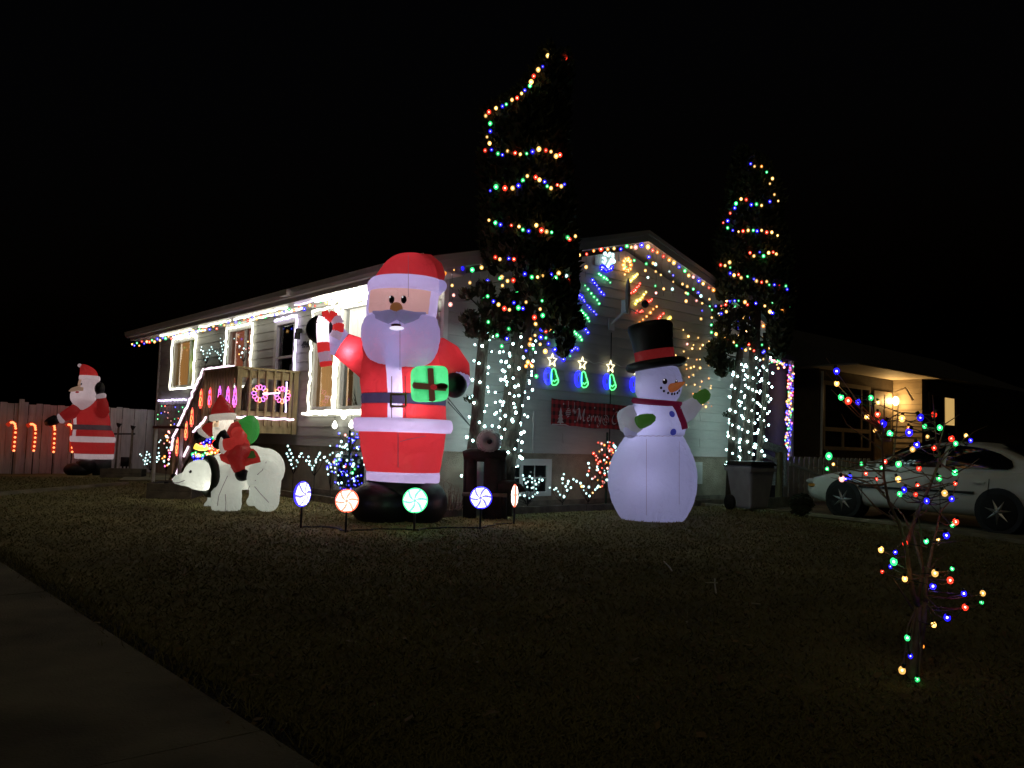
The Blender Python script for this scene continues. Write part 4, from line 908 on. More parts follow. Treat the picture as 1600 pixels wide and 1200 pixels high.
B.part('rider_cuff', MB().tube([rs(322, 674, .16), rs(319, 677, .16), rs(317, 680, .16)], [.1, .105, .09], 16), FW2); B.part('rider_mitten', MB().ball(rs(313, 682, .15), (.09, .085, .085), 14, 10), FB)
sk = MB().ball((0, 0, 0), 1, 28, 18); sc_ = P(386, 672, .05); sk.v = [tuple(sc_ + Matrix.Rotation(.35, 3, 'Y') @ V((x * (.17 - .03 * z) * (1 - .04 * math.cos(5 * math.atan2(y, x))), y * .17, z * .215))) for x, y, z in sk.v]
B.part('rider_sack', sk, FG2)
for p_, e_ in ((P(352, 740), 2.2), (P(400, 740), 2.2), (P(316, 748, -.05), 1.6), (P(328, 757, -.12), 1.2), (P(347, 662, -.08), .9), (P(357, 664, -.1), .5), (P(372, 690, -.05), 1.0), (P(386, 672, .05), .8)): lamp(B.t, p_, e_, (1, .97, .84), .05)
# cluster of coloured lights behind the bear's head
lc = Fig('light_cluster', 'cluster of coloured bulbs and a yellow lit band behind the head of the polar bear', 'light display', 322, 777)
for y0, xs, cs, n_ in ((688, (308, 344), 'b', 12), (699, (325, 345), 'rok', 18), (704, (326, 343), 'or', 12), (710, (300, 340), 'gwg', 18), (717, (300, 336), 'b', 14), (694, (306, 344), 'bcr', 9), (681, (330, 346), 'gc', 5)):
    for i in range(n_): bulb(lc.t, lc.p(R.uniform(*xs), y0 + R.uniform(-3.5, 3.5), R.uniform(-.06, .06)), R.choice(cs), .026)
lc.part('lit_band', MB().tube([lc.p(305, 697), lc.p(312, 700), lc.p(320, 700), lc.p(325, 698)], [.05, .045, .045, .05], 12), emit('yellow_lens', (1, .6, .06), 2.0))
lc.part('frame', MB().tube([lc.p(304, 724), lc.p(304, 684), lc.p(345, 684), lc.p(345, 724)], .008, 6).tube([lc.p(325, 684), lc.p(325, 777)], .01, 6), M['wire'])

# ------------------------------------------------------------------ the second santa by the fence
Q = Fig('inflatable_santa', 'inflatable santa standing sideways against the board fence, arm held out', 'inflatable santa', 137, 760)
q_ = loc(Q.base); Q.base = wor(-1.45, 11.25, GZ); Q.Y = Q.base.y; Q.k = Q.Y / FPX; Q.t.location = Q.base
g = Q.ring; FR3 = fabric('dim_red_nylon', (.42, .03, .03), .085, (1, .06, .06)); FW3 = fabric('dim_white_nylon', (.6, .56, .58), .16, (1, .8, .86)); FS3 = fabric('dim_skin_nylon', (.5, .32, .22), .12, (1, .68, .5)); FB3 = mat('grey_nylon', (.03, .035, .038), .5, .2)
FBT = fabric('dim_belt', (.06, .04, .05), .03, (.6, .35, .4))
qb = loft([g(147, 717, 28, .85), g(147, 709, 29, .85), g(147, 708, 29, .85), g(146, 698, 31, .85), g(145, 691, 32, .85), g(145, 690, 33, .85), g(145, 682, 33, .85), g(145, 681, 32, .85), g(144, 673, 30, .85), g(144, 672, 29, .85), g(143, 664, 28, .85), g(143, 663, 28, .85), g(142, 650, 27, .85), g(140, 638, 24, .85), g(138, 626, 18, .85)],
           lambda t, a, f: 'hem' if t < 1 else 'skirt' if t < 4 else 'trim_band' if t < 6 else 'belt' if t == 9 else 'placket' if (-.75 < a < -.45) else 'coat', 56, 3, 8, .01)
# belt and bands sag towards the right shoulder
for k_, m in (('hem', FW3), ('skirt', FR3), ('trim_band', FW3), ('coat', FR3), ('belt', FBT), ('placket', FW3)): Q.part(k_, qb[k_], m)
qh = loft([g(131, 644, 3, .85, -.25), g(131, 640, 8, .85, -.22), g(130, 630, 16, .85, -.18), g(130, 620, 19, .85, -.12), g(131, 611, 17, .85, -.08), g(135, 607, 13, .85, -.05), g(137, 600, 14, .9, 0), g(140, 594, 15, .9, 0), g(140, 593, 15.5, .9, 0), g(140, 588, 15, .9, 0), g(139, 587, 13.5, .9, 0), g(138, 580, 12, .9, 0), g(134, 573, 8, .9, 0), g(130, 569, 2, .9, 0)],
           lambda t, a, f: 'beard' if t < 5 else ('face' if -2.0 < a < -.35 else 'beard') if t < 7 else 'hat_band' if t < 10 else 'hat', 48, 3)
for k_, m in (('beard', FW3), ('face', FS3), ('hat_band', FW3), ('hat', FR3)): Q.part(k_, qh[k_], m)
Q.part('pompom', MB().ball(Q.p(124.5, 571, -.05), .045, 12, 8), FW3)
Q.done()
Q.spot('eye', 127, 600, 1.3, 1.8, EYEB, .012)
Q.part('moustache', MB().tube([Q.p(130, 608, -.3), Q.p(121, 607, -.34), Q.p(113, 609, -.34), Q.p(108, 611, -.3)], [.04, .055, .045, .012], 12), FS3)
Q.part('nose', MB().ball(Q.p(124, 602, -.24), .032, 12, 8), FS3); Q.spot('mouth', 121, 613, 3, 1.6, fabric('lip_red', (.4, .03, .03), .1, (1, .08, .08)), .02, None, .01)
Q.part('arm', MB().tube([Q.p(122, 640, -.2), Q.p(112, 645, -.3), Q.p(101, 650, -.36), Q.p(96, 653, -.38)], [.16, .15, .12, .1], 18), FR3)
Q.part('cuff', MB().tube([Q.p(98, 652, -.38), Q.p(95, 654, -.39), Q.p(92, 655, -.4)], [.1, .125, .1], 16), FW3)
Q.part('mitten', MB().tube([Q.p(92, 655, -.4), Q.p(86, 656, -.42), Q.p(78, 659, -.44), Q.p(71, 661, -.45), Q.p(69.5, 661, -.45)], [.08, .115, .105, .06, .01], 16), FB)
Q.part('arm', MB().tube([Q.p(155, 648, -.1), Q.p(161, 642, -.18), Q.p(160, 630, -.24), Q.p(158, 622, -.26)], [.15, .14, .12, .1], 18), FR3)
Q.part('cuff', MB().tube([Q.p(158, 622, -.26), Q.p(157.5, 618, -.27), Q.p(157, 616, -.27)], [.105, .12, .1], 16), FW3)
Q.part('mitten', MB().ball(Q.p(156, 607, -.27), (.11, .11, .155), 16, 10), FB)
Q.part('leg', MB().tube([Q.p(159, 716, .05), Q.p(159, 742, .05)], [.21, .2], 18), FB3)
Q.part('boot', MB().ball(Q.p(121, 734, -.2), (.30, .25, .17), 20, 12).ball(Q.p(135, 728, -.12), (.25, .25, .2), 20, 12), FB)
for p_, e_ in ((Q.p(142, 655), 2.2), (Q.p(146, 700), 2.5), (Q.p(130, 625, -.12), 1.0), (Q.p(138, 588), .8)): lamp(Q.t, p_, e_, (1, .86, .84), .05)

# ------------------------------------------------------------------ fence, canes, stand and planters at the left
fence = hthing('board_fence', 'weathered pale board fence closing the yard beside the house', 'fence')
x = -7.0; FY = 12.15; i = 0
while x < -.05:
    w = .135 + R.uniform(-.01, .012); z1 = 1.70 + R.uniform(-.02, .02) + (.03 if i % 7 == 0 else 0)
    MB().box((x, FY - (.022 if i % 2 else .0), .04), (min(x + w, -.04), FY + .018 - (.022 if i % 2 else 0), z1)).build('board', M['fence'], fence); x += w + .008; i += 1
for z in (.35, 1.35): MB().box((-7, FY + .02, z), (-.04, FY + .06, z + .09)).build('rail', M['fence'], fence)
def fen(px, py, off): return loc(onplane(px, py, CO + VY * (FY - off), VY))
p = fen(29, 700, .06); MB().box((p.x - .05, FY - .10, 0), (p.x + .05, FY - .025, 1.8)).build('post', M['fence'], fence)
RL = emit('cane_lamp', (1, .25, .08), 2.6); RT = capmat('cane_tube', (1, .05, .015), .36, .3)
for k_, (pt, lab) in enumerate((([(83, 706), (84, 690), (85, 672), (84, 665), (81, 663), (78, 666)], 'lit red candy cane stake just under the outstretched mitten'), ([(52, 704), (54, 688), (55, 672), (54, 665), (49, 662), (42, 666)], 'lit red candy cane stake second from the outstretched mitten'),
        ([(21, 704), (22.5, 688), (24, 670), (22.5, 662), (18, 659), (11, 665)], 'lit red candy cane stake third from the outstretched mitten'), ([(112, 706), (112, 690), (112.5, 672), (111, 665), (107, 663), (104, 666)], 'lit red candy cane stake half hidden by the sideways santa'), ([(-11, 704), (-9, 688), (-7, 670), (-8, 662), (-12, 659), (-19, 665)], 'lit red candy cane stake at the far end of the row, mostly cut off'))):
    t = hthing('candy_cane_light', lab, 'candy cane', 'red candy cane lights along the fence'); pp_ = [fen(*q, .35) for q in pt]
    MB().tube(pp_, .05, 10).build('cane', RT, t, True)
    b = MB(); n_ = 11
    for j in range(n_):
        u = j / (n_ - 1) * 4.2 if j else 0; a_ = int(u); q = pp_[a_].lerp(pp_[min(a_ + 1, 5)], u - a_); b.ball(q + V((0, -.045, 0)), .026, 8, 5)
    b.build('lamps', RL, t, True)
    MB().tube([pp_[0], V((pp_[0].x, pp_[0].y, -.05))], .012, 6).build('stake', M['black'], t)
def posts(px0, py0, px1, py1): pass
Z = Fig('lantern_stand', 'dark two post stand with small cups on top in front of the fence', 'stand', 206, 752)
Z.base = wor(-.7, 11.2, GZ); Z.Y = Z.base.y; Z.k = Z.Y / FPX; Z.t.location = Z.base
for x, y0 in ((184, 668), (206, 672)):
    a = Z.p(x, y0); Z.part('post', MB().tube([V((a.x, 0, 0)), V((a.x + .02, 0, a.z))], .025, 8), M['greywood']); Z.part('cup', MB().tube([V((a.x + .02, 0, a.z)), V((a.x + .02, 0, a.z + .06)), V((a.x + .03, 0, a.z + .1))], [.02, .05, .065], 10), M['black'])
Z.part('crossbar', MB().bar(Z.p(178, 678), Z.p(211, 678), .035, .035), M['black'])
Z2 = Fig('yard_lamp', 'small unlit black yard lamp on two short legs by the fence', 'yard lamp', 195, 748); Z2.base = wor(-.85, 11.5, GZ); Z2.Y = Z2.base.y; Z2.t.location = Z2.base
a = Z2.p(195, 723); Z2.part('body', MB().box((a.x - .08, -.05, .2), (a.x + .08, .05, .42)), M['black'])
for d in (-.045, .045): Z2.part('leg', MB().box((a.x + d - .015, -.02, 0), (a.x + d + .015, .02, .2)), M['black'])
def planter(name, label, c, rz, L_, W_, H_, m1):
    t = thing(name, label, 'planter box', c, rz, 'wooden planter boxes near the steps')
    for j in range(2):
        z0, z1 = j * H_ / 2 + .003, (j + 1) * H_ / 2 - .004
        for a_, b_ in (((0, 0), (L_, .04)), ((0, W_ - .04), (L_, W_))): MB().box((a_[0], a_[1], z0), (b_[0], b_[1], z1)).build('plank', m1, t)
        for a_, b_ in (((0, .043), (.04, W_ - .043)), ((L_ - .04, .043), (L_, W_ - .043))): MB().box((a_[0], a_[1], z0), (b_[0], b_[1], z1)).build('plank', M['darkwood'], t)
    for x in (.045, L_ - .105):
        for y in (.045, W_ - .105): MB().box((x, y, 0), (x + .06, y + .06, H_ - .02)).build('corner_post', M['darkwood'], t)
    MB().box((.04, .04, 0), (L_ - .04, W_ - .04, H_ - .06)).build('soil', M['soil'], t)
c1 = ground(228, 779); planter('planter_box', 'wooden planter box on the grass right in front of the steps', c1, math.radians(8), .66, .9, .24, M['greywood'])
c2 = ground(150, 757); planter('planter_box', 'wooden planter box beside the boots of the sideways santa', wor(-1.75, 10.2, GZ), math.radians(10), .85, .5, .2, M['greywood'])
dk = hthing('handrail_stand', 'dark plain handrail on a post at the foot of the stairs', 'handrail')
a, e = loc(onplane(250, 668, wor(-1.0, 0), VX)), loc(onplane(318, 668, wor(-1.0, 0), VX))
MB().bar((-1.25, a.y - .4, a.z), (-1.25, e.y + .4, a.z), .06, .05).build('rail', M['black'], dk); MB().box((-1.28, a.y - .55, 0), (-1.22, a.y - .49, a.z)).build('post', M['white_paint'], dk); MB().box((-1.28, e.y + .42, 0), (-1.22, e.y + .48, a.z)).build('post', M['white_paint'], dk)

# ------------------------------------------------------------------ peppermint lollipop stakes
def lolly(px, py, gx, gy, rp, face, c, label):
    c0 = ground(gx, gy); Y = c0.y; t = thing('lollipop_light', label, 'lollipop light', c0, face, 'lit peppermint stakes in a row on the lawn'); k_ = Y / FPX
    h = at(px, py, Y).z; r = rp * k_
    W_ = emit('mint_white_' + c, {'r': (1, .86, .8), 'g': (.75, 1, .82), 'b': (.84, .84, 1)}[c], 3.6); C_ = emit('mint_' + c, {'r': (1, .12, .06), 'g': (.05, .75, .22), 'b': (.03, .02, 1)}[c], 2.6)
    nb = 6
    MB().ball((0, 0, h), (r * .98, .035, r * .98), 28, 14).build('disc', C_, t, True)
    for j in range(nb):
        a = 2 * PI * j / nb + .4; pts = []
        for s_ in (-1, 1):
            row = []
            for i in range(6):
                u = .12 + .9 * i / 5; aa = a + s_ * .40 * (u ** .7) + .55 * u; row.append((u * r * 1.02 * math.sin(aa), u * r * 1.02 * math.cos(aa)))
            pts.append(row)
        pl = pts[0] + pts[1][::-1]
        for sy in (-1, 1):
            m_ = MB(); ys = lambda x, z: sy * (.035 * math.sqrt(max(0, 1 - (x * x + z * z) / (r * r * 1.1))) + .007)
            vv = [(x, ys(x, z), z + h) for x, z in pl]; nn = len(pts[0]); m_.add(vv, [(i, i + 1, 2 * nn - 2 - i, 2 * nn - 1 - i) for i in range(nn - 1)]); m_.build('swirl', W_, t)
    MB().tube([(0, 0, -.05), (0, 0, h - r)], .012, 8).build('stake', M['black'], t)
    MB().tube([(r * 1.0 * math.cos(a), 0, h + r * 1.0 * math.sin(a)) for a in [2 * PI * i / 30 for i in range(30)]], .014, 6, True).build('rim', C_, t, True)
    return c0
lp = [lolly(470, 786, 470, 825, 18, math.radians(66), 'b', 'blue and white peppermint light turned sideways, at the bear end of the row'), lolly(541, 797, 540, 832, 16, 0.1, 'r', 'red and white round peppermint light by the big santa boot'), lolly(648, 796, 647, 830, 17.5, 0, 'g', 'green and white round peppermint light in front of the big santa boots'),
      lolly(750, 791, 750, 827, 15.5, -.1, 'b', 'blue and white round peppermint light below the wooden stand'), lolly(804, 787, 803, 819, 16, math.radians(-86), 'r', 'red peppermint light seen edge on, at the snowman end of the row')]
cd = []
for i in range(4):
    for j in range(10): u = j / 10; p_ = lp[i].lerp(lp[i + 1], u); cd.append(p_ + V((R.uniform(-.05, .05), .18 * math.sin(u * PI) + R.uniform(-.03, .03), .015)))
MB().tube(cd, .008, 5).build('extension_cord', M['black']); tag(bpy.data.objects['extension_cord'], 'thin dark cable lying on the grass between the peppermint lights', 'cable')

# ------------------------------------------------------------------ twinkling twig stakes
def twigs(label, pts, fn, c='c', r=.017, root=None):
    t = hthing('twig_lights', label, 'twig lights', 'twig light stakes round the house'); P3 = [fn(*q) for q in pts]
    rt = fn(*root) if root else None
    for p_ in P3: bulb(t, p_, R.choice(c), r)
    cx = sum(p_.x for p_ in P3) / len(P3), sum(p_.y for p_ in P3) / len(P3)
    g0 = rt or V((cx[0], cx[1], min(p_.z for p_ in P3) - .1)); MB().tube([g0, V((g0.x, g0.y, 0 if g0.z < .9 else g0.z - .05))], .006, 5).build('stake', M['black'], t)
    s_ = MB()
    for p_ in P3:
        m_ = g0.lerp(p_, .5) + V((0, 0, -.03)); s_.tube([g0, m_, p_], [.004, .003, .002], 4)
    s_.build('twigs', M['darkwood'], t)
z5 = lambda L_: [(430 + x / 8.57, 640 + y / 8.57) for x, y in L_]
f3 = lambda x, y: fro(x, y, .42)
twigs('white twig lights by the front wall, nearest the deck', z5([(169, 488), (193, 540), (155, 590), (215, 588), (172, 628), (238, 640), (190, 678), (212, 678), (218, 733), (287, 680), (325, 628), (375, 636), (360, 585), (345, 590), (305, 705), (285, 760), (243, 785)]), f3)
twigs('white twig lights by the front wall, in the middle between deck and blue tree', z5([(445, 632), (418, 684), (460, 693), (455, 732), (480, 748), (522, 750), (497, 780), (497, 806), (545, 705), (540, 685), (548, 665), (570, 632), (590, 600), (598, 580), (605, 675), (655, 640), (668, 632)]), f3)
twigs('white twig lights by the front wall, just beside the blue light tree', z5([(700, 680), (735, 605), (737, 485), (722, 715), (740, 735), (748, 770), (760, 830), (700, 795), (710, 867), (810, 835), (845, 880), (840, 982), (800, 785), (770, 580), (690, 690)]), f3)
z2 = lambda L_: [(230 + x / 8.42, 500 + y / 8.42) for x, y in L_]; f1 = lambda x, y: fro(x, y, .10)
twigs('white twig lights fixed to the wall beside the farthest window', z2([(715, 355), (708, 393), (735, 410), (740, 450), (780, 490), (765, 528), (800, 485), (825, 440), (845, 355), (857, 385), (818, 395), (790, 435)]), f1)
twigs('white twig lights fixed to the wall between the two far windows', z2([(895, 410), (925, 430), (940, 455), (967, 463), (950, 505), (975, 535), (1020, 497), (1000, 425), (990, 385), (980, 345), (1005, 330), (968, 298), (1008, 280), (963, 243), (1060, 348)]), f1)
twigs('pinkish twig lights across the glass of the middle window', z2([(1145, 245), (1180, 295), (1215, 345), (1270, 375), (1325, 285), (1360, 250), (1250, 430), (1300, 385), (1340, 370), (1360, 340), (1240, 440), (1235, 490), (1210, 450), (1370, 400), (1350, 430)]), f1, 'ckcw')
z3 = lambda L_: [(180 + x / 7.06, 620 + y / 7.06) for x, y in L_]; f4 = lambda x, y: loc(onplane(x, y, CO - VX * .9, VX))
twigs('white twig lights on the ground near the yard lamp and fence', z3([(275, 635), (290, 650), (350, 608), (345, 640), (375, 635), (385, 665), (335, 675), (310, 695), (330, 710), (360, 700), (325, 745), (350, 740), (385, 718), (425, 700), (420, 765), (435, 745), (460, 715), (480, 690), (485, 655), (480, 620), (480, 565), (500, 480), (485, 500), (460, 670)]), f4, 'c', .022)
twigs('pink and white twig lights at the foot of the stair rail', z3([(590, 385), (600, 400), (570, 440), (575, 480), (540, 515), (600, 500), (570, 560), (590, 590), (600, 620), (545, 660), (520, 680), (540, 710), (590, 740), (550, 765), (575, 755), (590, 690), (610, 560), (585, 450), (560, 430), (600, 660)]), f4, 'cckkpo', .024)
z6 = lambda L_: [(680 + x / 6.67, 620 + y / 6.67) for x, y in L_]; g5 = lambda x, y: gab(x, y, .38)
twigs('white twig lights in front of the basement window', z6([(775, 770), (768, 815), (765, 860), (915, 820), (925, 860), (985, 830), (1010, 850), (965, 885), (945, 900), (960, 940), (1010, 890), (1040, 875), (1085, 860), (1115, 868), (1080, 890), (1050, 910), (1020, 945), (1005, 950), (1050, 960), (1065, 1000), (1040, 1015), (1015, 1040), (980, 1055), (930, 1030), (882, 1025), (790, 995)]), g5, 'c', .016)
twigs('white twig lights against the stucco right of the basement window', [(859, 762), (866, 765), (869, 763), (872, 768), (875, 773), (881, 741), (879, 748), (879, 755), (884, 760), (887, 756), (888, 752), (896, 749), (881, 776), (892, 762), (886, 766)], g5, 'c', .019)
twigs('white twig lights against the stucco left of the red light tree', [(901, 752), (907, 755), (909, 760), (912, 760), (912, 766), (916, 771), (921, 775), (930, 765), (934, 750), (938, 761), (925, 748), (920, 761), (926, 770), (918, 742), (921, 731)], g5, 'ccw', .019)
def lighttree(label, pts, fn, root, cs, r):
    t = hthing('light_tree', label, 'light tree'); g0 = fn(*root); s_ = MB()
    for (x, y), c in zip(pts, cs):
        p_ = fn(x, y) + V((R.uniform(-.12, .12), R.uniform(-.12, .12), 0)); bulb(t, p_, c, r * R.uniform(.7, 1.2)); s_.tube([V((g0.x, g0.y, max(g0.z, p_.z - .3))), p_], .003, 4)
    s_.build('branches', M['wire'], t); MB().tube([V((g0.x, g0.y, 0)), V((g0.x, g0.y, g0.z + .9))], .018, 6).build('pole', M['wire'], t)
pts, cs = [], []
for i in range(120):
    y = R.uniform(676, 766); hw = 4 + 24 * math.sin(PI * min(1, max(0, (y - 672) / 108))) if y < 742 else 18 - (y - 742) * .3
    pts.append((545 + (y - 766) * -.04 + R.uniform(-hw, hw), y)); cs.append(R.choice('bbbbbccccc' if y < 740 else 'bbbbbbcc') if R.random() < .93 else R.choice('rgwk'))
lighttree('blue and white light tree in front of the purple lit basement window', pts, lambda x, y: fro(x, y, .6), (543, 766), cs, .019)
pts, cs = [], []
for i in range(90):
    y = 689 + 74 * R.random() ** .9; hw = 3 + 15 * math.sin(PI * min(1, (y - 684) / 76)); pts.append((950 - (y - 690) * .06 + R.uniform(-hw, hw) - (6 if y > 725 and R.random() < .4 else 0), y)); cs.append(R.choice('rrrkkccro'))
lighttree('red and white light tree half behind the snowman', pts, lambda x, y: gab(x, y, .5), (947, 763), cs, .019)
hb = hthing('hanging_bulbs', 'three large white bulbs hanging under the picture window', 'hanging bulbs'); BW = emit('bulb_warm', (1, 1, .86), 4)
for x, y in ((537, 650), (523, 665), (549, 664)):
    p_ = fro(x, y, .12); MB().ball(p_, (.045, .045, .055), 12, 8).ball(p_ + V((0, 0, .06)), .022, 8, 6).build('bulb', BW, hb, True); wire(hb, [p_, V((p_.x, p_.y, 1.55))], .004, 'black')

# ------------------------------------------------------------------ the two cedars wrapped in lights
def foliage(F, zones, m='leaf'):
    """leaf sprays spread through the volume of the crown"""
    vs, fs = [], []
    for pl, n_, dep, size in zones:
        x0, x1 = min(p[0] for p in pl), max(p[0] for p in pl); y0, y1 = min(p[1] for p in pl), max(p[1] for p in pl); c = 0
        rows = {}
        while c < n_:
            x, y = NP.uniform(x0, x1), NP.uniform(y0, y1)
            if not inpoly(x, y, pl): continue
            ky = int(y / 6)
            if ky not in rows:
                xs = [q for q in np.arange(x0, x1, 3) if inpoly(q, y, pl)] or [x]; rows[ky] = (min(xs), max(xs))
            a, b_ = rows[ky]; mid, hw = (a + b_) / 2, max(6, (b_ - a) / 2); u = min(1, abs(x - mid) / hw)
            d = math.sqrt(max(.03, 1 - u * u)) * dep * (NP.uniform(-1, 1) if NP.rand() < .35 else (-1 if NP.rand() < .7 else 1) * NP.uniform(.75, 1.05))
            p_ = F.p(x, y, d); s_ = size * NP.uniform(.5, 1.4); up = V((NP.normal(0, .5), NP.normal(0, .5), NP.uniform(.2, 1))).normalized(); sd = up.cross(V(NP.normal(0, 1, 3))).normalized() * s_ * .32
            k_ = len(vs); vs += [p_ - sd, p_ + up * s_ * .5 - sd * .2, p_ + up * s_, p_ + up * s_ * .45 + sd, p_ + sd * .6 - up * .1 * s_]; fs.append((k_, k_ + 1, k_ + 2, k_ + 3, k_ + 4)); c += 1
    m_ = MB(); m_.v = [tuple(v_) for v_ in vs]; m_.f = fs; return m_
def clump(cx, cy, rx, ry, n_=11): return [(cx + rx * R.uniform(.75, 1.15) * math.cos(2 * PI * i / n_), cy + ry * R.uniform(.75, 1.15) * math.sin(2 * PI * i / n_)) for i in range(n_)]
def trunk(F, pts, r, name='trunk'):
    P3 = [F.p(*q) for q in pts]; P3[-1].z = min(P3[-1].z, 0) if P3[-1].z < .4 else P3[-1].z
    b = MB(); b.tube([P3[0].lerp(P3[1], 0)] + P3[1:], r, 12); F.part(name, b, M['bark']); return P3
def twig_to(F, mb, a, b_, r=.012): mb.tube([a, a.lerp(b_, .5) + V((0, 0, -.04)), b_], [r, r * .7, r * .3], 5)
T1 = Fig('cedar_tree', 'tall dark cedar wrapped in lights between the big santa and the snowman', 'tree', 790, 790); w0 = wor(*gab(795, 780, .8).xy); T1.base = V((w0.x, w0.y, GZ)); T1.Y = T1.base.y; T1.k = T1.Y / FPX; T1.t.location = T1.base
c1_ = [(846, 76), (858, 70), (872, 84), (886, 78), (893, 100), (890, 160), (886, 210), (892, 260), (896, 330), (902, 380), (903, 440), (900, 500), (893, 520), (868, 505), (845, 490), (812, 470), (800, 420), (772, 432), (755, 410), (748, 360), (752, 300), (745, 250), (757, 235), (752, 175), (775, 160), (800, 145), (825, 120), (838, 95)]
T1.part('crown', foliage(T1, [(c1_, 24000, .72, .10)] + [(clump(*q), 260, .3, .085) for q in ((757, 455, 16, 14), (768, 480, 22, 16), (795, 470, 18, 16), (775, 500, 22, 14), (800, 500, 20, 14), (757, 520, 14, 14), (735, 500, 14, 12), (740, 520, 13, 9), (730, 462, 13, 6), (786, 522, 18, 10), (870, 520, 22, 12), (885, 535, 14, 12), (848, 505, 18, 14), (880, 552, 8, 8), (812, 512, 12, 10), (905, 505, 8, 14))] + [(clump(735, 625, 10, 5), 60, .1, .05), (clump(790, 515, 6, 4), 30, .1, .05)]), M['leaf'])
tA = trunk(T1, [(762, 440), (760, 480), (757, 520), (753, 560), (749, 610), (745, 660), (739, 710), (735, 760), (733, 790)], [.06, .07, .075, .08, .085, .09, .095, .1, .11])
tB = trunk(T1, [(835, 400), (826, 470), (818, 530), (811, 590), (804, 640), (797, 690), (790, 740), (785, 792)], [.06, .09, .1, .105, .11, .12, .13, .14])
tC = trunk(T1, [(815, 480), (803, 540), (797, 590), (790, 650), (782, 710), (776, 790)], [.05, .06, .065, .07, .075, .08], 'stem')
lim = MB()
for a, b_ in (((757, 530), (738, 505)), ((758, 480), (732, 463)), ((790, 590), (800, 560)), ((747, 650), (736, 626)), ((815, 540), (842, 505)), ((822, 500), (876, 530)), ((826, 470), (795, 480)), ((760, 470), (785, 500)), ((812, 580), (828, 545))): twig_to(T1, lim, T1.p(*a), T1.p(*b_, R.uniform(-.1, .1)), .02)
T1.part('limbs', lim, M['bark'])['kind'] = 'stuff'
def treelights(F, name, label, items, dep, r, prof=None):
    t = thing(name, label, 'string lights', F.base, 0, 'light strings in the cedars'); run = []; last = None
    for x, y, c in items:
        d = -dep(x, y); p_ = F.p(x, y, d); bulb(t, p_, c, r)
        if last is not None and (p_ - last).length > .75: wire(t, run); run = []
        run.append(p_ + V((0, .02, .02))); last = p_
    wire(t, run); return t
L1 = [(856, 87, 'w'), (848, 104, 'b'), (841, 109, 'w'), (834, 119, 'r'), (830, 128, 'w'), (828, 134, 'g'), (820, 141, 'b'), (815, 146, 'w'), (808, 153, 'r'), (800, 156, 'w'), (791, 163, 'g'), (785, 166, 'b'), (775, 169, 'w'), (764, 175, 'r'), (759, 181, 'w'), (766, 193, 'g'), (766, 205, 'b'), (761, 214, 'w'), (765, 224, 'w'), (758, 235, 'r'), (768, 234, 'b'), (778, 240, 'g'), (785, 242, 'b'), (793, 236, 'w'), (805, 239, 'r'), (813, 241, 'w'), (823, 240, 'g'), (832, 237, 'b'), (842, 233, 'w'), (853, 235, 'r'), (861, 237, 'w'), (869, 244, 'w'), (875, 242, 'r'), (883, 90, 'r'),
      (766, 298, 'b'), (775, 292, 'g'), (789, 294, 'r'), (801, 294, 'w'), (810, 290, 'b'), (817, 282, 'g'), (824, 275, 'w'), (837, 277, 'r'), (843, 281, 'w'), (851, 284, 'b'), (855, 291, 'g'), (861, 294, 'w'), (871, 289, 'r'), (877, 291, 'w'), (882, 288, 'b'),
      (753, 341, 'b'), (756, 343, 'r'), (764, 344, 'w'), (774, 348, 'g'), (782, 351, 'b'), (799, 352, 'r'), (811, 354, 'w'), (817, 359, 'g'), (826, 361, 'b'), (838, 352, 'w'), (846, 360, 'r'), (854, 362, 'w'), (862, 363, 'g'), (887, 371, 'g'), (890, 374, 'r'), (899, 369, 'w'),
      (774, 402, 'r'), (781, 405, 'w'), (795, 404, 'b'), (803, 405, 'r'), (820, 428, 'b'), (831, 433, 'g'), (840, 433, 'w'), (848, 431, 'w'), (861, 429, 'b'), (868, 434, 'g'), (873, 427, 'w'), (877, 434, 'r'), (885, 431, 'c'), (888, 438, 'r'), (781, 435, 'g'), (802, 438, 'r'), (793, 439, 'w'),
      (753, 447, 'b'), (756, 455, 'w'), (755, 464, 'g'), (762, 463, 'g'), (771, 471, 'b'), (779, 476, 'w'), (788, 482, 'r'), (796, 484, 'w'), (803, 473, 'b'), (810, 481, 'g'), (817, 482, 'b'), (822, 472, 'w'), (847, 470, 'g'), (844, 483, 'w'), (848, 493, 'g'), (835, 496, 'r'), (837, 506, 'w'), (846, 515, 'b'), (853, 518, 'r'), (860, 517, 'w'), (866, 519, 'g'), (887, 510, 'g'), (883, 505, 'b'),
      (763, 503, 'g'), (777, 524, 'g'), (795, 514, 'g'), (792, 529, 'b'), (784, 541, 'g'), (845, 527, 'b'), (853, 528, 'g'), (857, 537, 'b'), (844, 538, 'w'), (852, 549, 'w'), (867, 546, 'b'), (828, 538, 'w'), (825, 566, 'w'), (829, 569, 'r'), (822, 572, 'o'), (831, 572, 'w'), (822, 548, 'b'), (838, 588, 'g'), (829, 530, 'o'), (836, 524, 'w'), (833, 545, 'g')]
def d1(x, y):
    if y > 500: return .25
    if x < 757 or (x > 888 and y < 110): return .12
    return .76 * math.sqrt(max(.05, 1 - ((x - 824) / 82) ** 2)) + .015
treelights(T1, 'string_lights', 'coloured bulb string spiralling up the tall cedar beside the big santa', L1, d1, .028)
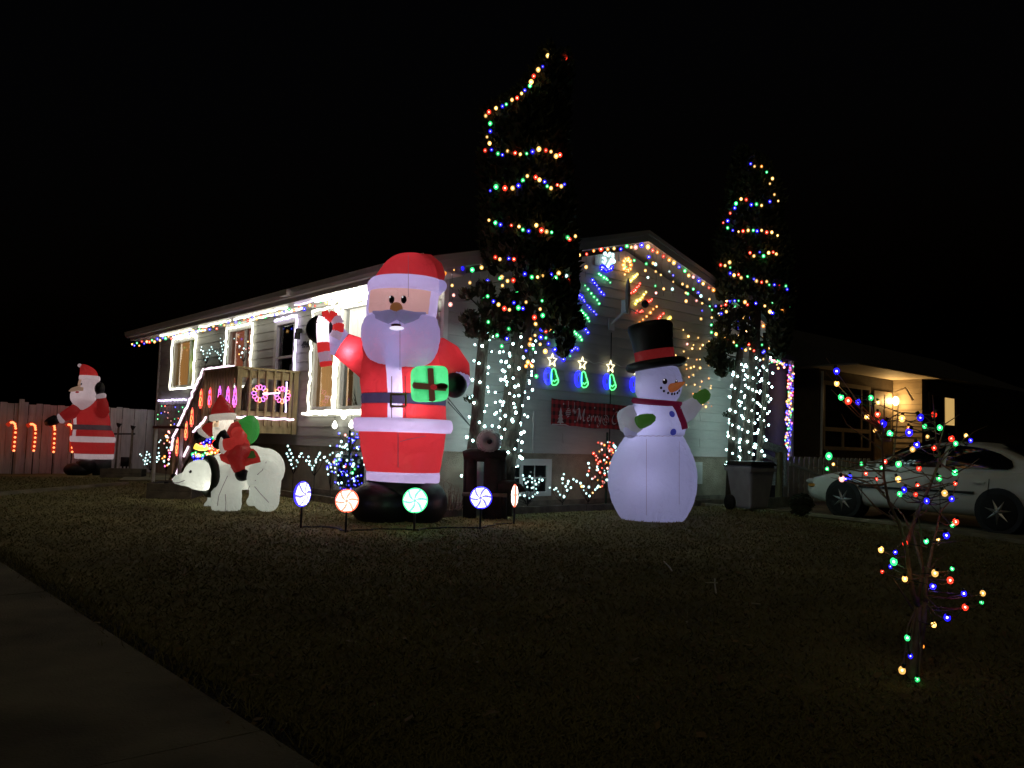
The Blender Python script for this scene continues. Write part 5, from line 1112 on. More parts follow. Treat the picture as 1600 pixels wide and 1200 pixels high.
def trunklights(F, label, segs, n_, r=.0165):
    t = thing('string_lights', label, 'string lights', F.base, 0, 'white light strings round the cedar trunks'); run = []
    for P3, rad, n_ in segs:
        run = []
        for i in range(n_):
            u = (i + R.uniform(-.3, .3)) / n_ * (len(P3) - 1.001); u = max(0, u); a = int(u); q = P3[a].lerp(P3[a + 1], u - a)
            an = i * 1.25 + R.uniform(-.5, .5); p_ = q + V((math.sin(an) * rad * R.uniform(.9, 1.3), -math.cos(an) * rad * R.uniform(1.0, 1.5), 0)); bulb(t, p_, 'c', r, 11.0); run.append(p_)
        wire(t, run, .003)
    return t
trunklights(T1, 'dense white bulbs wound round the trunks of the cedar beside the big santa', [(tA[2:8], .11, 42), (tB[2:7], .17, 76), (tC[1:5], .15, 52)], 0)
T2 = Fig('cedar_tree', 'dark cedar wrapped in lights at the right end of the house', 'tree', 1165, 790); w0 = wor(*gab(1165, 780, .8).xy); T2.base = V((w0.x, w0.y, GZ)); T2.Y = T2.base.y; T2.k = T2.Y / FPX; T2.t.location = T2.base
c2_ = [(1148, 238), (1160, 228), (1180, 240), (1200, 252), (1215, 280), (1225, 310), (1222, 340), (1232, 380), (1238, 420), (1240, 470), (1236, 530), (1222, 560), (1198, 548), (1200, 500), (1180, 470), (1150, 468), (1122, 470), (1112, 440), (1120, 400), (1122, 360), (1132, 320), (1140, 280)]
T2.part('crown', foliage(T2, [(c2_, 19000, .6, .10)] + [(clump(*q), 300, .28, .085) for q in ((1132, 490, 18, 16), (1150, 500, 18, 18), (1165, 490, 14, 14), (1128, 515, 16, 16), (1122, 545, 18, 14), (1140, 540, 14, 14), (1118, 562, 16, 12), (1136, 572, 14, 10), (1128, 582, 9, 7), (1175, 520, 9, 18), (1212, 540, 18, 22), (1160, 535, 10, 10))] + [(clump(1135, 648, 6, 5), 40, .1, .05)]), M['leaf'])
uA = trunk(T2, [(1165, 470), (1160, 520), (1154, 570), (1149, 620), (1146, 670), (1143, 730), (1141, 790)], [.05, .06, .07, .08, .085, .09, .1])
uB = trunk(T2, [(1182, 440), (1181, 500), (1178, 560), (1173, 620), (1168, 680), (1165, 740), (1163, 790)], [.08, .095, .1, .1, .105, .11, .12])
uC = trunk(T2, [(1196, 520), (1198, 560), (1196, 610), (1192, 660), (1186, 720), (1182, 790)], [.05, .05, .055, .06, .06, .07], 'stem')
lim = MB()
for a, b_ in (((1160, 520), (1135, 500)), ((1156, 560), (1122, 545)), ((1154, 575), (1120, 565)), ((1180, 520), (1210, 535)), ((1148, 655), (1136, 648))): twig_to(T2, lim, T2.p(*a), T2.p(*b_, R.uniform(-.1, .1)), .02)
T2.part('limbs', lim, M['bark'])['kind'] = 'stuff'
L2 = [(1173, 256, 'b'), (1179, 260, 'w'), (1190, 260, 'o'), (1198, 269, 'g'), (1207, 279, 'w'), (1203, 287, 'w'), (1210, 304, 'w'), (1216, 314, 'w'), (1203, 315, 'b'), (1190, 321, 'w'), (1182, 319, 'g'), (1174, 320, 'b'), (1166, 312, 'r'), (1158, 311, 'w'), (1150, 318, 'g'), (1148, 325, 'b'), (1141, 333, 'r'), (1137, 345, 'b'), (1130, 348, 'r'), (1137, 356, 'g'), (1145, 360, 'b'), (1154, 362, 'w'), (1161, 361, 'r'), (1169, 360, 'w'), (1177, 360, 'g'), (1183, 361, 'b'), (1190, 360, 'w'), (1198, 363, 'r'), (1206, 363, 'w'), (1215, 368, 'w'),
      (1172, 395, 'r'), (1178, 400, 'w'), (1187, 394, 'b'), (1193, 400, 'g'), (1201, 395, 'w'), (1208, 394, 'r'), (1213, 397, 'w'), (1126, 414, 'r'), (1133, 415, 'w'), (1140, 410, 'w'), (1141, 418, 'g'), (1141, 427, 'b'), (1147, 430, 'w'), (1154, 429, 'r'), (1158, 434, 'w'), (1168, 432, 'g'), (1178, 436, 'b'), (1182, 439, 'w'), (1190, 441, 'r'), (1198, 440, 'w'), (1202, 445, 'g'), (1210, 445, 'b'), (1218, 447, 'r'), (1228, 447, 'g'), (1230, 452, 'b'),
      (1127, 478, 'r'), (1134, 476, 'r'), (1148, 470, 'b'), (1154, 470, 'g'), (1164, 472, 'w'), (1168, 476, 'r'), (1181, 474, 'b'), (1195, 478, 'w'), (1207, 473, 'g'), (1203, 487, 'w'), (1207, 489, 'b'), (1214, 489, 'g'), (1222, 484, 'o'), (1233, 480, 'g'), (1163, 496, 'w'), (1135, 487, 'w'), (1127, 490, 'b'), (1125, 509, 'w'), (1119, 522, 'w'), (1132, 526, 'w'), (1138, 532, 'r'), (1146, 535, 'w'), (1151, 540, 'g'), (1160, 543, 'b'), (1165, 547, 'w'), (1170, 538, 'r'), (1178, 548, 'r'), (1202, 544, 'o'), (1194, 549, 'b'), (1172, 545, 'w')]
treelights(T2, 'string_lights', 'coloured bulb string spiralling up the cedar at the right end of the house', L2, lambda x, y: .2 if y > 490 else .66 * math.sqrt(max(.05, 1 - ((x - 1178) / 64) ** 2)) + .015, .028)
trunklights(T2, 'dense white bulbs wound round the trunks of the cedar behind the grey bin', [(uA[2:6], .11, 40), (uB[2:6], .12, 55), (uC[1:5], .10, 38)], 0, .0175)

# ------------------------------------------------------------------ rustic stand under the first cedar
K = Fig('rustic_stand', 'rough dark wooden stand carrying a round wire wheel on its log beam', 'garden ornament', 757, 800)
K.base = wor(*gab(757, 780, .95).xy, GZ); K.Y = K.base.y; K.k = K.Y / FPX; K.t.location = K.base
K.part('log_beam', MB().tube([K.p(724, 712), K.p(735, 710), K.p(757, 712), K.p(789, 713), K.p(791, 714)], [.06, .09, .085, .09, .05], 12), M['darkwood'])
for a, b_, r in (((728, 715), (727, 800), .03), ((737, 716), (735, 800), .075), ((771, 716), (770, 800), .125), ((784, 716), (785, 800), .06)): K.part('leg', MB().tube([K.p(*a), V((K.p(*b_).x, 0, 0))], [r, r * 1.1], 10), M['darkwood'])
K.part('rail', MB().bar(K.p(722, 772, -.14), K.p(792, 774, -.14), .05, .05), M['greywood'])
K.part('side_log', MB().tube([K.p(780, 762, -.05), K.p(800, 760, -.08), K.p(812, 763, -.1), K.p(820, 766, -.1)], [.1, .09, .06, .02], 10), M['darkwood'])
K.part('board', MB().box(K.p(742, 786, .12), K.p(760, 718, .15)), M['white_paint'])
whl = MB(); wc = K.p(764, 690, -.02); wr = 19 * K.k
for i in range(46):
    a = 2 * PI * i / 46; u = R.uniform(.9, 1.05); whl.tube([wc + V((.18 * wr * math.cos(a), -.06, .18 * wr * math.sin(a))), wc + V((.6 * wr * math.cos(a + .25), -.09, .6 * wr * math.sin(a + .25))), wc + V((u * wr * math.cos(a + .1), -.02, u * wr * math.sin(a + .1)))], .007, 4)
for r in (.35, .62, .85, 1.0): whl.tube([wc + V((r * wr * math.cos(a), -.08 * (1.1 - r), r * wr * math.sin(a))) for a in [2 * PI * i / 28 for i in range(28)]], .006, 4, True)
K.part('wire_wheel', whl, M['gutter']); K.part('wheel_back', MB().ball(wc + V((0, .06, 0)), (wr, .03, wr), 20, 8), M['greywood']); K.part('hub', MB().ball(wc + V((.01, -.1, 0)), (.035, .03, .035), 12, 8), M['black'])
tr_ = MB()
for i in range(20):
    x, y = R.uniform(700, 725), R.uniform(755, 790); a = K.p(x, 792, R.uniform(-.2, .2)); a.z = .1; tr_.tube([a, K.p(x + R.uniform(-8, 8), y, 0), K.p(x + R.uniform(-16, 16), y - 8, 0)], [.006, .004, .002], 4)
bare = tr_.build('bare_stems', M['twig'], K.t); bare.parent = None; bare.location = K.base; bare.name = 'bare_bush'; tag(bare, 'thin bare bush stems between the big santa boots and wooden stand', 'bush')

# ------------------------------------------------------------------ right side: bin, side steps, picket fence, side porch
N = Fig('wheelie_bin', 'grey wheeled rubbish bin with a dark lid below the right cedar', 'rubbish bin', 1172, 798); k_ = N.k
q = N.p(1172, 727); h = q.z
bd = MB()
for a_, (w, d) in ((0, (.24, .26)), (h * .9, (.33, .34))): pass
def frust(mb, z0, w0, d0, z1, w1, d1, cx=0, cy_=0): return mb.add([(cx - w0, cy_ - d0, z0), (cx + w0, cy_ - d0, z0), (cx + w0, cy_ + d0, z0), (cx - w0, cy_ + d0, z0), (cx - w1, cy_ - d1, z1), (cx + w1, cy_ - d1, z1), (cx + w1, cy_ + d1, z1), (cx - w1, cy_ + d1, z1)], [(0, 1, 5, 4), (1, 2, 6, 5), (2, 3, 7, 6), (3, 0, 4, 7), (3, 2, 1, 0), (4, 5, 6, 7)])
ob = frust(MB(), .04, .24, .25, h, .335, .35).build('body', M['bin'], N.t); bv = ob.modifiers.new('b', 'BEVEL'); bv.width, bv.segments = .05, 3
frust(MB(), h - .1, .345, .36, h - .04, .35, .365).build('rim', M['bin'], N.t)
lid = frust(MB(), h + .002, .36, .38, h + .07, .30, .32).build('lid', M['black'], N.t); bv = lid.modifiers.new('b', 'BEVEL'); bv.width, bv.segments = .02, 2
for sx in (-1, 1): MB().tube([(sx * .27, .25, .13), (sx * .33, .25, .13)], .13, 18).build('wheel', M['tyre'], N.t, True)
MB().tube([(-.3, .42, h - .02), (.3, .42, h - .02)], .018, 8).build('handle', M['black'], N.t); N.t.rotation_euler = (0, 0, .5); N.t.scale = (.86, .86, 1)
for px, py, r, lab in ((1252, 796, .20, 'round dark clipped shrub on the drive in front of the picket fence'),):
    c = ground(px, py + 12); o = MB(); cc = []
    for i in range(1500):
        d = V(NP.normal(0, 1, 3)).normalized(); d.z = abs(d.z) if NP.rand() < .7 else d.z; p_ = V((0, 0, r)) + d * r * NP.uniform(.8, 1.08); s_ = V(NP.normal(0, 1, 3)).normalized() * r * .14; t_ = V(NP.normal(0, 1, 3)).normalized() * r * .12; o.add([p_ - s_, p_ + t_, p_ + s_], [(0, 1, 2)])
    o.ball((0, 0, r), r * .85, 14, 10); b = o.build('shrub', M['leaf']); b.location = c; tag(b, lab, 'shrub')
side = hthing('side_steps', 'wooden side stair rail with lattice covering beside the grey bin', 'stair rail')
sp_ = lambda x, y, off=.0: loc(onplane(x, y, wor(0, off), VY))
LTM = mat('lattice_net', (.8, .8, .8), .6, .6, 30)
SO = .35
a, e = sp_(1186, 692, SO), sp_(1228, 706, SO); MB().bar(a, e, .06, .16).build('handrail', LTM, side)
a, e = sp_(1190, 709, SO), sp_(1212, 720, SO); MB().bar(a, e, .05, .09).build('lower_rail', LTM, side)
for (x, y), m_, w in (((1217, 706), M['wood'], .11), ((1226, 706), LTM, .09)): a = sp_(x, y, SO); MB().box((a.x - w / 2, a.y - w / 2, 0 if m_ is M['wood'] else .35), (a.x + w / 2, a.y + w / 2, a.z)).build('post', m_, side)
a, e = sp_(1212, 722, SO), sp_(1209, 758, SO); MB().bar(a, e, .05, .04).build('brace', LTM, side)
a, e = sp_(1233, 724, SO), sp_(1282, 743, SO); MB().tube([a, e], .045, 8).build('outer_rail', M['white_paint'], side)
sd = hthing('side_porch', 'dark grey side porch wall with a corner post behind the right cedar', 'porch')
a, e = sp_(1172, 712, 1.5), sp_(1231, 565, 1.5); MB().box((HW + .04, 1.5, 0), (e.x, 1.62, e.z)).build('wall', mat('porch_wall', (.10, .10, .105), .8, .1), sd)
MB().box((HW + .04, 1.3, e.z + .002), (e.x + .15, 2.4, e.z + .12)).build('roof', M['shingle'], sd)
a = sp_(1236, 566, 1.35); MB().box((a.x - .05, 1.3, 0), (a.x + .05, 1.4, e.z)).build('post', M['white_paint'], sd)
pw = hthing('string_lights', 'multicoloured bulbs packed round the porch post and eave beyond the bin', 'string lights'); run = []
for i in range(190):
    u = i / 190
    if u < .2: v_ = u / .2; x, y = 1198 + 38 * v_, 562 + 14 * v_ ** 2
    else: v_ = (u - .2) / .8; x, y = 1236 - 6 * v_ - (4 * max(0, v_ - .85) / .15), 576 + 142 * v_
    p_ = sp_(x + R.uniform(-5, 5), y + R.uniform(-4, 4), 1.22); bulb(pw, p_, R.choice('bbrbpgbgkw' if int(i / 7) % 2 else 'gwbwkrbp') if R.random() < .9 else 'b', .026); run.append(p_)
wire(pw, run, .004)
pf = hthing('picket_fence', 'low white picket fence between the two houses', 'fence'); FA = loc(at(1228, 760, 20.0))
x = FA.x - .1
while x < FA.x + 4.2:
    hgt = 1.0; MB().prism([(x, -.15), (x + .17, -.15), (x + .17, hgt - .06), (x + .135, hgt), (x + .035, hgt), (x, hgt - .06)], 'y', FA.y, FA.y + .02).build('picket', M['white_paint'], pf); x += .235
for z in (.25, .72): MB().box((FA.x - .1, FA.y + .022, z), (FA.x + 4.2, FA.y + .06, z + .08)).build('rail', M['white_paint'], pf)

# ------------------------------------------------------------------ the neighbour's house
nb = hthing('neighbour_house', 'dark neighbouring house with a lit entrance porch behind the car', 'house')
NA0 = loc(at(1280, 640, 24)); YA, XA0 = NA0.y, NA0.x
nA = lambda x, y: loc(onplane(x, y, wor(0, YA), VY))
XA1 = nA(1396, 640).x; YB = loc(onplane(1441, 640, wor(XA1, 0), VX)).y; nB = lambda x, y: loc(onplane(x, y, wor(0, YB), VY)); nS = lambda x, y: loc(onplane(x, y, wor(XA1, 0), VX))
ZN = 3.55
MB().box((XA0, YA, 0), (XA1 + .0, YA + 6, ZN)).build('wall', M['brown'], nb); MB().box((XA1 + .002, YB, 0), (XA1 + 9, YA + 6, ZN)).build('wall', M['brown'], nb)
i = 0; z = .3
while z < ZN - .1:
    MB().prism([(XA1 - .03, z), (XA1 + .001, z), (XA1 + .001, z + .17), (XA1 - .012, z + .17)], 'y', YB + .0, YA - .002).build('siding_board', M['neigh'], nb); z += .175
rf = MB(); ye = loc(ground(1335, 567, ZN + .02)).y
MB().box((XA0 - .5, ye, ZN + .003), (loc(ground(1472, 593, ZN)).x, YA + 6.4, ZN + .05)).build('soffit', mat('neighbour_soffit', (.5, .45, .36), .7, .06), nb)
print('NB', XA0, XA1, YA, YB, ye, loc(ground(1472, 593, ZN)), loc(ground(1280, 573, ZN)))
MB().prism([(min(ye, YB) - .05, ZN + .053), (YA + 6.5, ZN + .053), ((YB + YA + 5.4) / 2, ZN + 1.6)], 'x', XA0 - .55, XA1 + 9.5).build('roof', M['shingle'], nb)
def nwin(p0, p1, f, name='window', split=.8, lower=True):
    x0, x1, z0, z1, y = p0.x, p1.x, p1.z, p0.z, p0.y; fm = M['neigh'] if lower else M['brown']
    o = MB().box((x0, y - .06, z0), (x0 + .1, y - .002, z1)).box((x1 - .1, y - .06, z0), (x1, y - .002, z1)).box((x0 + .1, y - .06, z1 - .12), (x1 - .1, y - .002, z1)).box((x0 + .1, y - .06, z0), (x1 - .1, y - .002, z0 + .1)).build(name, fm, nb)
    MB().box((x0 + .1, y - .03, z0 + .1), (x1 - .1, y - .012, z1 - .12)).build('pane', M['darkpane'], o)
    xs = x0 + (x1 - x0) * split; MB().box((xs - .03, y - .055, z0 + .1), (xs + .03, y - .031, z1 - .12)).build('mullion', fm, o)
    if lower:
        zs = z0 + (z1 - z0) * .3; MB().box((x0 + .1, y - .056, zs - .06), (xs - .03, y - .0312, zs + .06)).build('transom', fm, o); MB().box((xs + .03, y - .056, zs - .06), (x1 - .1, y - .0312, zs + .06)).build('transom', fm, o)
        xm = x0 + (xs - x0) * .5; MB().box((xm - .06, y - .056, z0 + .1), (xm + .06, y - .0312, zs - .06)).build('mullion', fm, o)
    return o
nwin(nA(1284, 594), nA(1358, 705), nA); o = nwin(nB(1450, 612), nB(1494, 690), nB, 'window', .5, False)
a, e = nB(1475, 621), nB(1489, 665); MB().box((a.x, YB - .05, e.z), (e.x, YB - .033, a.z)).build('lit_curtain', emit('yellow_curtain', (1, .62, .2), .55), o)
dr = nA(1364, 610), nA(1392, 735); d_ = MB().box((dr[0].x, YA - .05, .4), (dr[1].x, YA - .002, dr[0].z)).build('door', mat('neighbour_door', (.2, .15, .1), .6), nb); MB().box((dr[0].x + .12, YA - .06, 1.6), (dr[1].x - .12, YA - .051, 2.3)).build('pane', M['darkpane'], d_)
MB().tube([nA(1281, 580) + V((0, -.08, 0)), nA(1279, 715) + V((0, -.08, 0))], .04, 8).build('downspout', M['gutter'], nb)
lp_ = nS(1403, 627); pl_ = V((XA1 - .16, lp_.y, lp_.z))
ln = MB().ball((pl_.x, pl_.y, pl_.z), (.1, .1, .15), 14, 10).build('porch_lantern', emit('porch_lamp', (1, .66, .24), 14), nb, True); lamp(nb, (pl_.x - .14, pl_.y, pl_.z), 62, (1, .58, .2), .1)
MB().box((XA1 - 1.6, YB + .2, 0), (XA1 - .04, YA - .01, .38)).build('step', M['concrete'], nb)
for z in (.75, 1.0, 1.25): MB().box((XA1 - 1.5, YB - .3, z), (XA1 - .1, YB - .26, z + .06)).build('railing', M['brown'], nb)

# ------------------------------------------------------------------ the parked car
f0 = V((6.44, 16.0, gz(9, 16) + .015)); dirv = V((-.53, .848, 0)); cc_ = f0 - dirv * 1.44 + V((dirv.y, -dirv.x, 0)) * .85
car = thing('parked_car', 'white four door sedan parked on the drive behind the lit sapling', 'car', cc_, math.atan2(dirv.y, dirv.x)); car.scale = (1.05, 1.05, 1.02)
st = [(2.36, .60, .38, .56, .60), (2.30, .72, .28, .62, .67), (2.1, .82, .22, .69, .74), (1.8, .86, .2, .75, .81), (1.375, .88, .2, .80, .88), (.9, .885, .2, .86, .95), (.3, .89, .2, .88, .98), (-.4, .89, .2, .89, .99), (-1.0, .89, .2, .91, 1.01), (-1.6, .88, .2, .93, 1.04), (-2.1, .85, .24, .92, 1.03), (-2.42, .78, .32, .86, .96), (-2.52, .64, .42, .74, .84)]
v, f = [], []
for x, w, zb, zs, zt in st:
    half = [(.0, zb), (w * .82, zb), (w * .97, zb + .1), (w * 1.0, zb + (zs - zb) * .5), (w * .985, zs - .06), (w * .93, zs + .01), (w * .80, zt - .01), (w * .45, zt + .02), (0, zt + .03)]
    ring = half + [(-y, z) for y, z in half[-2:0:-1]]; v += [(x, y, z) for y, z in ring]
n_ = 16
for i in range(len(st) - 1): f += [(i * n_ + j, (i + 1) * n_ + j, (i + 1) * n_ + (j + 1) % n_, i * n_ + (j + 1) % n_) for j in range(n_)]
f += [tuple(range(n_)), tuple(range((len(st) - 1) * n_ + n_ - 1, (len(st) - 1) * n_ - 1, -1))]
bo = MB().add(v, f).build('body', M['car'], car, True); ss = bo.modifiers.new('s', 'SUBSURF'); ss.levels = ss.render_levels = 2
cs_ = [(1.02, .80, .93, .94), (.75, .80, .95, 1.06), (.35, .80, .96, 1.26), (.05, .80, .97, 1.375), (-.3, .80, .97, 1.43), (-.8, .80, .98, 1.425), (-1.2, .80, .99, 1.36), (-1.6, .79, 1.0, 1.2), (-1.95, .77, 1.01, 1.04)]
v, f = [], []
for x, w, z0, z1 in cs_:
    t_ = (z1 - z0) / .46; half = [(w, z0 - .05), (w * (1 - .10 * t_), z0 + (z1 - z0) * .55), (w * (1 - .24 * t_), z0 + (z1 - z0) * .92), (w * (1 - .42 * t_), z1 + .01), (0, z1 + .03)]
    ring = half + [(-y, z) for y, z in half[-2::-1]]; v += [(x, y, z) for y, z in ring]
for i in range(len(cs_) - 1): f += [(i * 9 + j, (i + 1) * 9 + j, (i + 1) * 9 + j + 1, i * 9 + j + 1) for j in range(8)]
cb = MB().add(v, f); ca = cb.build('cabin', M['car'], car, True); ss = ca.modifiers.new('s', 'SUBSURF'); ss.levels = ss.render_levels = 2
def side_y(x, z):
    for i in range(len(cs_) - 1):
        if cs_[i][0] >= x >= cs_[i + 1][0]:
            u = (cs_[i][0] - x) / (cs_[i][0] - cs_[i + 1][0]); w, z0, z1 = [cs_[i][q] * (1 - u) + cs_[i + 1][q] * u for q in (1, 2, 3)]; break
    t_ = (z1 - z0) / .46; s_ = (z - z0) / max(.05, z1 - z0)
    return w * (1 - .10 * t_ * s_ / .55) if s_ < .55 else w * (1 - .10 * t_ - .14 * t_ * (s_ - .55) / .37)
for sy in (-1, 1):
    for nm, pl in (('front_window', [(.72, .99), (.55, 1.1), (.32, 1.22), (.05, 1.32), (-.2, 1.365), (-.42, 1.37), (-.42, 1.18), (-.42, .99)]), ('rear_window', [(-.49, .99), (-.49, 1.18), (-.49, 1.37), (-.75, 1.365), (-1.05, 1.33), (-1.32, 1.25), (-1.52, 1.14), (-1.56, 1.05), (-1.48, 1.0)])):
        c = (sum(p[0] for p in pl) / len(pl), sum(p[1] for p in pl) / len(pl)); vv = [(x, sy * (side_y(x, z) + .012), z) for x, z in pl]; vv.append((c[0], sy * (side_y(*c) + .014), c[1])); m_ = len(pl)
        MB().add(vv, [(i, (i + 1) % m_, m_) for i in range(m_)]).build(nm, M['carglass'], car, True)
    MB().prism([(1.05, .565), (-1.0, .585), (-1.0, .625), (1.05, .605)], 'y', sy * .885, sy * .905).build('side_moulding', M['black'], car)
    for x in (.98, -.455, -1.22): MB().tube([(x, sy * .897, .24), (x, sy * .899, .6), (x - (.02 if x < -1 else 0), sy * .884, .84)], .006, 5).build('door_seam', M['black'], car)
    for x in (-.28, -1.08): MB().box((x - .09, sy * .885 - .012, .76), (x + .09, sy * .885 + .02, .785)).build('door_handle', M['car'], car)
    MB().ball((.74, sy * .97, 1.0), (.07, .09, .06), 12, 8).build('mirror', M['car'], car, True)
    MB().ball((2.16, sy * .66, .62), (.17, .15, .065), 14, 8).build('headlight', M['gutter'], car, True); MB().ball((2.12, sy * .80, .55), (.09, .03, .035), 12, 6).build('marker_lamp', M['amber'], car, True)
    MB().ball((-2.40, sy * .66, .78), (.12, .16, .09), 14, 8).build('tail_light', mat('tail_lens', (.25, .01, .01), .2), car, True)
    for x in (1.375, -1.375):
        MB().tube([(x, sy * .60, .335), (x, sy * .893, .335)], .37, 28).build('wheel_arch', M['black'], car)
        wh = MB().tube([(x, sy * .70, .325), (x, sy * .72, .325), (x, sy * .885, .325), (x, sy * .905, .325)], [.28, .305, .305, .27], 30).build('wheel', M['tyre'], car, True)
        sp2 = MB()
        for j in range(7):
            a = 2 * PI * j / 7 + .3; sp2.add([(x + .21 * math.cos(a), sy * .912, .325 + .21 * math.sin(a)), (x + .06 * math.cos(a + .5), sy * .914, .325 + .06 * math.sin(a + .5)), (x + .03 * math.cos(a), sy * .935, .325 + .03 * math.sin(a)), (x + .06 * math.cos(a - .5), sy * .914, .325 + .06 * math.sin(a - .5))], [(0, 1, 2), (0, 2, 3)])
        sp2.ball((x, sy * .92, .325), (.04, .02, .04), 10, 6).build('rim', M['alloy'], wh)
MB().add([(1.0, -.62, 1.0), (1.0, .62, 1.0), (.12, .52, 1.375), (.12, -.52, 1.375)], [(0, 1, 2, 3)]).build('windscreen', M['carglass'], car).location = (.035, 0, .022)
MB().add([(-1.9, -.58, 1.08), (-1.9, .58, 1.08), (-1.2, .5, 1.385), (-1.2, -.5, 1.385)], [(0, 1, 2, 3)]).build('rear_screen', M['carglass'], car).location = (-.035, 0, .022)

# ------------------------------------------------------------------ bare sapling with big coloured bulbs in the foreground
H = Fig('sapling', 'bare young tree strung with coloured bulbs, closest on the lawn', 'tree', 1428, 1064)
z3p = lambda L_: [(1300 + x / 2.61, 640 + y / 2.61) for x, y in L_]
def stem(pts, r0, r1, dy): pts = z3p(pts); n_ = len(pts); H.part('branch', MB().tube([H.p(x, y, dy * i / n_ + R.uniform(-.01, .01)) for i, (x, y) in enumerate(pts)], [r0 + (r1 - r0) * i / (n_ - 1) for i in range(n_)], 8), M['twig']); return [H.p(x, y, dy * i / n_) for i, (x, y) in enumerate(pts)]
tk = z3p([(322, 1112), (325, 1050), (335, 960), (345, 880), (350, 800)])
H.part('trunk', MB().tube([V((H.p(*tk[0]).x, 0, -.02))] + [H.p(*q) for q in tk[1:]], [.028, .025, .022, .019, .015], 10).tube([V((H.p(*tk[0]).x + .02, .02, -.02)), H.p(*z3p([(352, 1000)])[0]), H.p(*z3p([(372, 860)])[0]), H.p(*z3p([(380, 780)])[0])], [.018, .016, .014, .011], 8), M['twig'])
segs = [stem([(350, 800), (330, 750), (312, 640), (302, 560), (272, 460), (232, 380), (212, 280), (205, 150), (207, 60)], .012, .003, -.15), stem([(345, 800), (370, 650), (330, 510), (290, 430), (262, 400)], .009, .003, .2), stem([(380, 780), (385, 690), (410, 560), (430, 470), (445, 400)], .010, .003, .15),
        stem([(302, 560), (340, 440), (395, 320), (435, 220), (440, 175)], .009, .005, .05), stem([(370, 650), (365, 600), (362, 500), (350, 420)], .006, .002, -.2), stem([(438, 190), (425, 130), (420, 60), (418, 10)], .004, .002, .1), stem([(438, 200), (480, 160), (530, 130), (580, 90), (635, 66)], .004, .0015, .1), stem([(430, 230), (490, 165)], .003, .002, 0)]
tw = MB(); tips = [[(212, 340), (150, 300), (90, 280), (40, 262), (20, 240)], [(230, 370), (190, 320), (130, 290), (60, 270)], [(207, 240), (250, 190), (330, 165), (430, 150)], [(207, 300), (300, 285), (400, 265)], [(430, 545), (500, 538), (560, 530)], [(395, 740), (470, 748), (540, 750)], [(345, 840), (250, 690), (200, 660)], [(270, 460), (230, 420), (280, 340)], [(300, 520), (255, 580)], [(440, 420), (480, 465), (510, 455)], [(395, 320), (480, 300), (505, 300)], [(310, 330), (400, 300), (450, 300), (490, 370)], [(435, 215), (500, 260), (560, 230), (600, 200)], [(410, 640), (430, 610), (455, 600)], [(205, 100), (230, 40), (280, 10)], [(205, 130), (170, 80), (140, 30)], [(418, 60), (380, 30), (340, 30)], [(350, 860), (410, 880)], [(380, 760), (470, 848)], [(400, 690), (480, 696)], [(385, 560), (350, 500), (300, 480)], [(270, 460), (180, 400), (100, 310), (70, 275)], [(418, 20), (410, -60)], [(210, 60), (215, -60)], [(330, -40), (300, -90), (250, -70)], [(205, 160), (130, 110), (60, 60), (40, 20)], [(250, 190), (265, 60), (270, -20)], [(340, 440), (380, 420), (420, 345), (480, 300)], [(212, 280), (165, 240), (130, 235)], [(430, 170), (460, 60), (520, 20)]]
for L_ in tips: tw.tube([H.p(x, y, R.uniform(-.12, .12)) for x, y in z3p(L_)], [.0045 - .003 * i / (len(L_) - 1) for i in range(len(L_))], 5)
TW = tw
L4 = [(1200 + x / 3.75, 540 + y / 3.75, c) for x, y, c in [(402, 150, 'b'), (403, 222, 'w'), (428, 302, 'g'), (470, 323, 'r'), (528, 330, 'b'), (603, 306, 'g'), (645, 333, 'w'), (580, 420, 'w'), (642, 402, 'r'), (647, 455, 'r'), (675, 457, 'b'), (625, 498, 'w'), (715, 516, 'g'), (785, 428, 'w'), (893, 421, 'b'), (973, 404, 'r'), (918, 473, 'g'), (1007, 481, 'g'), (827, 481, 'o'), (827, 509, 'b'), (935, 533, 'w'), (872, 580, 'b'), (847, 608, 'w'), (1075, 545, 'r'), (1160, 527, 'w'), (1187, 556, 'b'), (1100, 574, 'g'), (973, 600, 'r'), (357, 648, 'g'), (383, 695, 'w'), (346, 722, 'g'), (547, 692, 'g'), (686, 680, 'r'), (765, 685, 'w'), (765, 695, 'g'), (668, 716, 'g'), (884, 719, 'r'), (1095, 743, 'g'), (574, 749, 'r'), (480, 769, 'b'), (455, 782, 'b'), (432, 780, 'k'), (636, 783, 'r'), (763, 783, 'w'), (1003, 777, 'g'), (1097, 808, 'r'), (797, 845, 'b'), (865, 872, 'r'), (772, 870, 'g'), (1035, 865, 'w'), (930, 910, 'b'), (1076, 898, 'b'), (1100, 1032, 'r'), (1082, 1050, 'g'), (1045, 1112, 'b'), (927, 1146, 'g'), (998, 1140, 'w'), (877, 820, 'r')]] + \
     [(1300 + x / 2.61, 640 + y / 2.61, c) for x, y, c in [(298, 545, 'r'), (200, 571, 'w'), (258, 581, 'b'), (252, 620, 'g'), (238, 640, 'b'), (205, 661, 'r'), (297, 690, 'w'), (490, 649, 'g'), (420, 667, 'w'), (482, 696, 'r'), (412, 720, 'b'), (538, 750, 'b'), (615, 749, 'w'), (610, 786, 'g'), (543, 806, 'r'), (470, 848, 'b'), (415, 877, 'w'), (348, 868, 'g'), (307, 931, 'g'), (368, 965, 'o'), (320, 1005, 'b'), (286, 1063, 'w'), (343, 1072, 'o'), (348, 1100, 'g')]]
sl_ = thing('string_lights', 'large coloured bulbs scattered over the bare sapling in the foreground', 'string lights', H.base)
socket = MB().tube([(0, 0, .9), (0, 0, 2.0)], [.55, .5], 7).mesh('socket', M['wire']); P3 = []
